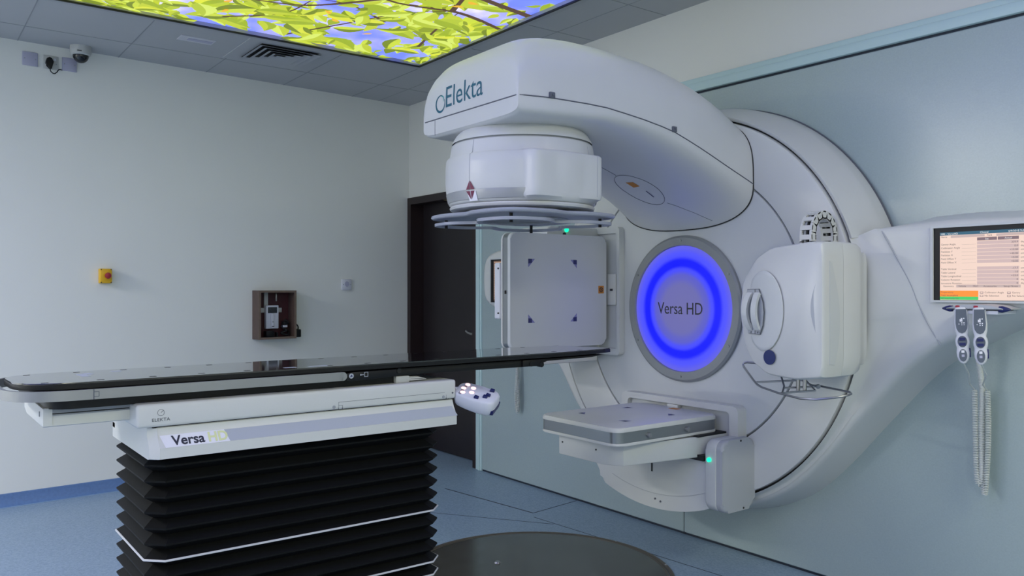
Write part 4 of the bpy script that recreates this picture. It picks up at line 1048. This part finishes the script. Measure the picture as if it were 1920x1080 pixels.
# ------------------------------------------------------------------ treatment couch
TC = thing('treatment_couch', 'black topped treatment couch on white frame with black bellows column', 'treatment couch', (-2.785, 1.1, 0))
def roundpath(P, rad, n=6):
    out = []; m = len(P)
    for i in range(m):
        p = Vector(P[i]); a = Vector(P[i-1]); b = Vector(P[(i+1) % m]); r = rad[i]
        if r <= 0: out.append(tuple(p)); continue
        d1 = (a-p).normalized(); d2 = (b-p).normalized(); s = p + d1*r; e = p + d2*r
        for k in range(n+1):
            tt = k/n; q = s*(1-tt)**2 + p*2*tt*(1-tt) + e*tt*tt; out.append((q.x, q.y))
    return out
top = roundpath([(-3.015, .262), (-2.525, .262), (-2.525, 2.30), (-2.60, 2.49), (-2.94, 2.49), (-3.015, 2.30)], [.17, .17, .2, .06, .06, .2], 8)
def tilt(bm):                     # the carbon top leans a little towards the far wall
    for v in bm.verts: v.co.z += (v.co.x + 2.77)*.030
    return bm
bm = NB(); prism(bm, top, 'Z', 1.084, 1.090, .0015, 1); tilt(bm); tp = lab(obj('tabletop', bm, M['carbon'], TC, smooth=40), 'glossy black carbon tabletop')
bm = NB(); prism(bm, roundpath([(-3.017, .260), (-2.523, .260), (-2.523, 2.30), (-2.598, 2.492), (-2.942, 2.492), (-3.017, 2.30)], [.17, .17, .2, .06, .06, .2], 8), 'Z', 1.072, 1.0855); obj('edge_trim', tilt(bm), M['black'], tp)
bm = NB(); k = 0
for yy in [.33 + .14*i for i in range(15)]:
    for xx in (-2.575, -2.965):
        for dx in ((0,) if k % 2 else (0, .004)):
            bx(bm, xx-.007, xx+.007, yy-.009, yy+.009, 1.0898, 1.0904)
    k += 1
obj('index_notches', tilt(bm), M['dark'], tp)
for a in ((-2.90, -2.82, .475, .495), (-2.86, -2.74, .45, .475), (-2.93, -2.89, .56, .59), (-2.60, -2.572, 1.10, 1.17), (-2.61, -2.58, 1.02, 1.06)):
    bm = NB(); bx(bm, a[0], a[1], a[2], a[3], 1.0898, 1.0903); obj('paper_label', tilt(bm), M['label_grey'], tp)
# beam under the far half and tip bracket
bm = NB(); prism(bm, [(1.22, 1.074), (1.22, 1.046), (1.45, 1.050), (2.03, 1.050), (2.05, 1.044), (2.07, 1.062), (2.09, 1.0635), (2.33, 1.0665), (2.40, 1.074)], 'X', -2.985, -2.545, .004); obj('cantilever_beam', bm, M['black'], TC)
bm = NB(); bx(bm, -2.56, -2.535, 1.96, 2.05, 1.047, 1.074, .004); cyl(bm, (0, 2.055, 1.052), 'X', .011, -2.56, -2.535, 12); cyl(bm, (0, 2.0, 1.056), 'X', .009, -2.55, -2.532, 12); obj('end_bracket', bm, M['black'], TC)
# under body, rail, controls
bm = NB(); prism(bm, roundpath([(-2.985, .30), (-2.552, .30), (-2.552, 1.50), (-2.985, 1.50)], [.09, .09, .01, .01]), 'Z', 1.046, 1.074); prism(bm, roundpath([(-2.975, .335), (-2.562, .335), (-2.562, 1.46), (-2.975, 1.46)], [.08, .08, .01, .01]), 'Z', 1.020, 1.048); obj('under_body', bm, M['black'], TC)
rp = [(-2.508, 1.185)] + roundpath([(-2.508, 1.0), (-2.508, .236), (-3.032, .236), (-3.032, 1.0)], [0, .17, .17, 0], 10) + [(-3.032, 1.185)]
def rail(bm, P, th, z0, z1):
    n = len(P); secs = []
    for i in range(n):
        a = Vector(P[max(0, i-1)]); b = Vector(P[min(n-1, i+1)]); d = (b-a).normalized(); nn = Vector((d.y, -d.x))
        p = Vector(P[i]); secs.append([(p.x + nn.x*s*th/2, p.y + nn.y*s*th/2, zz) for s, zz in ((1, z0), (1, z1), (-1, z1), (-1, z0))])
    loft(bm, secs)
bm = NB(); rail(bm, rp, .010, 1.050, 1.078); rl = lab(obj('accessory_rail', bm, M['alu'], TC, smooth=30), 'silver accessory rail wrapping the foot end')
bm = NB(); cyl(bm, (0, 1.185, 1.064), 'X', .014, -2.513, -2.503, 20); obj('rail_end', bm, M['alu'], rl)
bm = NB(); bx(bm, -2.5035, -2.5022, .4385, .4410, 1.050, 1.0782); bx(bm, -2.5035, -2.5022, .44, .452, 1.057, 1.0585); bx(bm, -2.5035, -2.5022, .44, .452, 1.070, 1.0715); bx(bm, -2.5035, -2.5022, .452, .4535, 1.057, 1.0715); obj('rail_joint', bm, M['ink_grey'], rl)
for yy in (.46, .75, 1.05):
    bm = NB(); bx(bm, -2.56, -2.51, yy, yy+.03, 1.052, 1.072); obj('rail_bracket', bm, M['black'], rl)
bm = NB(); prism(bm, [(1.205, 1.048), (1.225, 1.044), (1.395, 1.050), (1.395, 1.074), (1.225, 1.074), (1.205, 1.070)], 'X', -2.55, -2.520, .003); cp = obj('side_control_strip', bm, M['black'], TC)
bm = NB(); cyl(bm, (0, 1.222, 1.062), 'X', .0085, -2.521, -2.5185, 24); ik = obj('lock_icon', bm, M['label_grey'], cp)
bm = NB(); prism(bm, [(1.217, 1.058), (1.227, 1.0605), (1.222, 1.067)], 'X', -2.519, -2.5178); obj('icon_mark', bm, M['navy'], ik)
bm = NB(); plate_hole(bm, rrect(1.270, 1.284, 1.056, 1.072, .001, 2), rrect(1.2715, 1.2825, 1.0575, 1.0705, .0008, 2), 'X', -2.5202, -2.5190); bx(bm, -2.5202, -2.519, 1.258, 1.268, 1.0625, 1.0645); bx(bm, -2.5202, -2.519, 1.255, 1.259, 1.061, 1.066); obj('plug_icon', bm, M['label_grey'], cp)
bm = NB(); cyl(bm, (0, 1.415, 1.066), 'X', .009, -2.546, -2.540, 16); obj('socket_hole', bm, M['dark'], cp)
bm = NB(); bx(bm, -2.60, -2.545, 1.405, 1.46, 1.022, 1.046, .004); prism(bm, [(1.44, 1.026), (1.53, 1.026), (1.535, 1.030), (1.50, 1.040), (1.44, 1.043)], 'X', -2.61, -2.55, .004); obj('release_handle', bm, M['plate_ivory'], TC)
# carriage
bm = NB(); bx(bm, -3.035, -2.520, .552, 1.640, .9535, 1.022, .009, 3); ca = obj('upper_carriage', bm, M['frame_white'], TC)
bm = NB(); prism(bm, [(-3.0, .978), (-2.94, .969), (-2.606, .969), (-2.602, .972), (-2.602, 1.0), (-2.625, 1.0), (-2.625, 1.022), (-3.0, 1.022)], 'Y', .352, .60); prism(bm, [(-3.0, .978), (-2.94, .969), (-2.606, .969), (-2.600, .972), (-2.600, 1.022), (-3.0, 1.022)], 'Y', .328, .352, .004, 2, 'start'); lc = obj('sliding_beam', bm, M['frame_white'], TC)
for z0, z1, m in ((1.007, 1.018, 'grey'), (1.000, 1.004, 'grey'), (.9985, 1.021, 'dark')):
    bm = NB(); d = -.0 if m != 'dark' else -.006; bx(bm, -2.62, -2.600 + d, .352, .556, z0, z1); obj('guide_rail', bm, M[m], lc)
bm = NB(); bx(bm, -2.66, -2.652, .326, .330, .994, 1.008); obj('vent_slot', bm, M['grey'], lc)
tb = text_bm('ELEKTA', .0135, 'CENTER', squash=1.1); obj('lettering', tb, M['ink_grey'], ca, smooth=None, xf=frame((-2.5196, .619, .970), (0, 1, 0), (0, 0, 1)))
bm = NB(); lathe(bm, [(.0088, -2.5200), (.0098, -2.5200), (.0098, -2.5193), (.0088, -2.5193)], 'X', (0, .619, .995), 32, closed=True); tube(bm, [(-2.5195, .619, .995), (-2.5195, .626, 1.0015)], .0006, 4); obj('emblem_ring', bm, M['ink_grey'], ca, smooth=None)
bm = NB(); bx(bm, -2.5225, -2.5196, 1.176, 1.5905, .9775, .9785); bx(bm, -2.5225, -2.5196, 1.176, 1.177, .954, .978); bx(bm, -2.5225, -2.5196, 1.176, 1.19, .966, .967); bx(bm, -2.5225, -2.5196, 1.190, 1.191, .955, .967); bx(bm, -2.5225, -2.5196, 1.597, 1.598, .954, .970)
obj('panel_joint', bm, M['ink_grey'], ca)
for yy in (1.160, 1.585):
    bm = NB(); cyl(bm, (0, yy, .963), 'X', .0055, -2.521, -2.5188, 14); obj('screw', bm, M['grey'], ca)
bm = NB(); cyl(bm, (0, 1.624, .975), 'X', .0035, -2.521, -2.5188, 12); obj('screw', bm, M['ink_grey'], ca)
# base frame: upright strip, sloping grey band, upright skirt
prof = [(-3.02, .951), (-2.536, .951), (-2.530, .948), (-2.528, .927), (-2.502, .893), (-2.502, .862), (-2.520, .858), (-3.02, .858)]
bm = NB(); prism(bm, prof, 'Y', .611, 1.632, .003, 2); 
endp = [[(-3.02, yv, .951), (-2.536 - o, yv, .951), (-2.530 - o, yv, .948), (-2.528 - o, yv, .927), (-2.502 - o, yv, .893), (-2.502 - o, yv, .862), (-2.520 - o, yv, .858), (-3.02, yv, .858)] for yv, o in ((.588, .024), (.612, 0))]
loft(bm, endp); fr = obj('base_frame', bm, M['frame_white'], TC, smooth=30)
bm = NB(); bx(bm, -3.02, -2.535, .60, 1.62, .949, .955); obj('shadow_gap', bm, M['dark'], fr)
sl = Vector((.026, 0, -.034)).normalized(); sn = Vector((.034, 0, .026)).normalized()
def on_slope(yv, k, lift): # k from 0 (top of the slope) to 1
    p = Vector((-2.528, yv, .927)).lerp(Vector((-2.502, yv, .893)), k) + sn*lift; return tuple(p)
def slope_quad(y0, y1, k0, k1, m, name, lift, skew=0.0):
    bm = NB(); f = bm.faces.new([bm.verts.new(on_slope(*q)) for q in ((y0+skew, k1, lift), (y1+skew, k1, lift), (y1, k0, lift), (y0, k0, lift))]); bmesh.ops.recalc_face_normals(bm, faces=bm.faces[:]); return obj(name, bm, m, fr, smooth=None)
slope_quad(.802, 1.625, .04, .98, M['band_grey'] if False else M['label_grey'], 'grey_stripe', .0006, .01)
lp = slope_quad(.616, .802, .02, .99, M['label_white'], 'name_plate', .0007, .012)
tb = text_bm('Versa', .044, 'LEFT', squash=.92, fat=.0009); obj('lettering', tb, M['ink'], fr, smooth=None, xf=frame(on_slope(.648, .84, .0012), (0, 1, 0), -sl))
tb = text_bm('HD', .044, 'LEFT', squash=.92, fat=.0012); lab(obj('lettering', tb, M['pale_print'], fr, smooth=None, xf=frame(on_slope(.750, .84, .0012), (0, 1, 0), -sl)), 'pale yellow letters')
for zz in (.935, .898):
    bm = NB(); bx(bm, -3.022, -2.985, .588, .60, zz-.010, zz+.010, .002); obj('end_connector', bm, M['grey'], fr)
bm = NB(); cyl(bm, (-2.86, 0, .90), 'Y', .004, .589, .594, 10); obj('screw', bm, M['dark'], fr)
# bellows
def chrect(hx, hy, c): return [(hx, -hy+c), (hx, hy-c), (hx-c, hy), (-hx+c, hy), (-hx, hy-c), (-hx, -hy+c), (-hx+c, -hy), (hx-c, -hy)]
bm = NB(); secs = []; pk = []
P0 = .0465; ztop = .866
zv = .552 + P0*6.5
secs.append([(-2.785 + u, 1.098 + v, ztop) for u, v in chrect(.218, .488, .045)])
z = zv
while z > .02:
    secs.append([(-2.785 + u, 1.098 + v, z) for u, v in chrect(.208, .478, .040)])
    zp = z - P0/2; pk.append(zp)
    for dz, e in ((.0025, .2375), (-.0025, .2375)): secs.append([(-2.785 + u, 1.098 + v, zp + dz) for u, v in chrect(e, e + .27, .048)])
    z -= P0
secs.append([(-2.785 + u, 1.098 + v, .0) for u, v in chrect(.21, .48, .04)])
bm.free(); bm = NB(); loft(bm, secs); be = lab(obj('bellows', bm, M['bellows'], TC, smooth=20), 'pleated black rubber bellows')
for zp in (.552, .552 - 4*P0, .552 - 5*P0):
    bm = NB(); tube(bm, [(-2.785 + u, 1.098 + v, zp) for u, v in chrect(.2385, .5085, .048)], .0035, 6, closed=True); obj('piping', bm, M['piping'], be)
bm = NB(); prism(bm, chrect(.225, .495, .045), 'Z', 0, .02); bmesh.ops.translate(bm, vec=(-2.785, 1.098, 0), verts=bm.verts[:]); obj('base_plate', bm, M['black'], TC)
bm = NB(); prism(bm, [(u-2.785, v+1.098) for u, v in chrect(.222, .495, .045)], 'Z', .852, .862); obj('bellows_collar', bm, M['black'], TC)
# control pod on the end of the carriage
bm = NB(); lathe(bm, [(0, 1.632), (.011, 1.632), (.011, 1.652), (.018, 1.654), (.018, 1.680), (0, 1.680)], 'Y', (-2.556, 0, .972), 24); obj('pod_arm', bm, M['plate_white'], TC)
Xp = Matrix.Translation((-2.560, 1.664, .972)) @ Matrix.Rotation(math.radians(-52), 4, 'Z') @ Matrix.Rotation(math.radians(-13), 4, 'X') @ Matrix.Rotation(math.radians(19), 4, 'Y')
out = roundpath([(-.052, .0), (.040, .0), (.062, .075), (.050, .165), (-.045, .165), (-.066, .075)], [.03, .03, .06, .03, .03, .06], 6)
bm = NB(); secs = []
for zz, k in ((-.030, .86), (-.026, .92), (-.004, 1.0), (.012, .99), (.018, .95), (.0205, .90)):
    secs.append([(u*k, .083 + (v-.083)*k, zz + (-.008 if zz < 0 else 0)*(v/.165)) for u, v in out])
loft(bm, secs); pod = lab(obj('control_pod', bm, M['plate_white'], TC, xf=Xp, smooth=50), 'white tilted keypad pod with lit buttons')
for u, v in ((-.036, .032), (-.004, .028), (.026, .036), (-.022, .060), (.012, .066)):
    bm = NB(); lathe(bm, [(0, .020), (.0095, .020), (.0095, .0225), (.007, .0235), (0, .024)], 'Z', (u, v), 20); obj('lit_button', bm, M['lit_button'], pod, xf=Xp)
for u, v in ((-.036, .130), (.004, .128), (.020, .122), (.040, .095)):
    bm = NB(); prism(bm, [(u-.007, v-.008), (u+.007, v-.008), (u+.005, v+.008), (u-.005, v+.008)], 'Z', .019, .030, .002); obj('switch', bm, M['navy'], pod, xf=Xp)
bm = NB(); secs = [[(u, vv, -.034 + dz) for u, vv in pts] for dz, pts in ((0, [(-.036, .150), (.040, .150), (.036, .163), (-.032, .163)]), (.020, [(-.040, .150), (.044, .150), (.042, .1655), (-.038, .1655)]))]
loft(bm, secs); obj('front_bumper', bm, M['navy'], pod, xf=Xp)

# ------------------------------------------------------------------ round floor plate
fc = (-3.05, 2.44)
t = thing('floor_turntable', 'round worn metal floor plate in front of the gantry', 'floor plate', (*fc, 0))
bm = NB(); lathe(bm, [(.628, 0), (.628, .004), (.632, .006), (.648, .005), (.652, 0)], 'Z', fc, 128); lathe(bm, [(.612, 0), (.612, .0045), (.624, .0045), (.624, 0)], 'Z', fc, 128); obj('rim', bm, mat('rim_brown_metal', (.16, .135, .11), .35, .6), t)
bm = NB(); lathe(bm, [(0, .004), (.612, .004)], 'Z', fc, 128); pl = obj('plate', bm, M['turntable'], t)
bm = NB(); lathe(bm, [(0, .012), (.012, .011), (.017, .004)], 'Z', (-3.27, 2.37), 20); obj('bolt', bm, M['steel'], pl)
for a in (62, 100, 140):
    ar = math.radians(a); bm = NB(); cyl(bm, (fc[0] + .64*math.cos(ar), fc[1] + .64*math.sin(ar)), 'Z', .006, .004, .0075, 10); obj('rim_screw', bm, M['grey'], t)

# ------------------------------------------------------------------ light: the luminous panel, plus unseen area lights added to brighten the room
def area(name, loc, sx_, sy_, power, col=(1, 1, 1), rot=(0, 0, 0)):
    l = bpy.data.lights.new(name, 'AREA'); l.shape = 'RECTANGLE'; l.size = sx_; l.size_y = sy_; l.energy = power; l.color = col
    o = bpy.data.objects.new(name, l); COL.objects.link(o); o.location = loc; o.rotation_euler = rot; return o
area('fill_light', (.8, 2.2, H-.01), .6, 1.2, 50, (1.0, .99, .74))  # added above the right side to lift the upper cladding
area('fill_light', (1.5, -.8, H-.01), 1.2, 1.2, 70, (1.0, .99, .78))  # added fill for the couch side and arm flank
area('fill_light', (-4.4, -2.9, H-.01), 1.2, .6, 155, (1.0, .985, .90))  # added out of view to brighten the left wall
area('fill_light', (-1.0, -3.4, H-.01), 1.2, .6, 48, (.74, .75, 1.0))  # added bluish fill that tints the head front lavender

w = bpy.data.worlds.new('room_world'); sc.world = w; w.use_nodes = True
w.node_tree.nodes['Background'].inputs['Color'].default_value = (.02, .022, .026, 1)

cam = bpy.data.cameras.new('camera'); co = bpy.data.objects.new('camera', cam); COL.objects.link(co)
co.location = (0, 0, 1.36); co.rotation_euler = (math.radians(90), 0, math.atan2(.7992, .6010))
cam.sensor_width = 36; cam.lens = 28.875; cam.shift_y = -2/1920; cam.clip_start = .01
sc.camera = co
sc.view_settings.view_transform = 'Standard'; sc.view_settings.look = 'None'; sc.view_settings.exposure = 0; sc.view_settings.gamma = 1
sc.view_settings.use_curve_mapping = False
sc.cycles.max_bounces = 8; sc.cycles.diffuse_bounces = 5
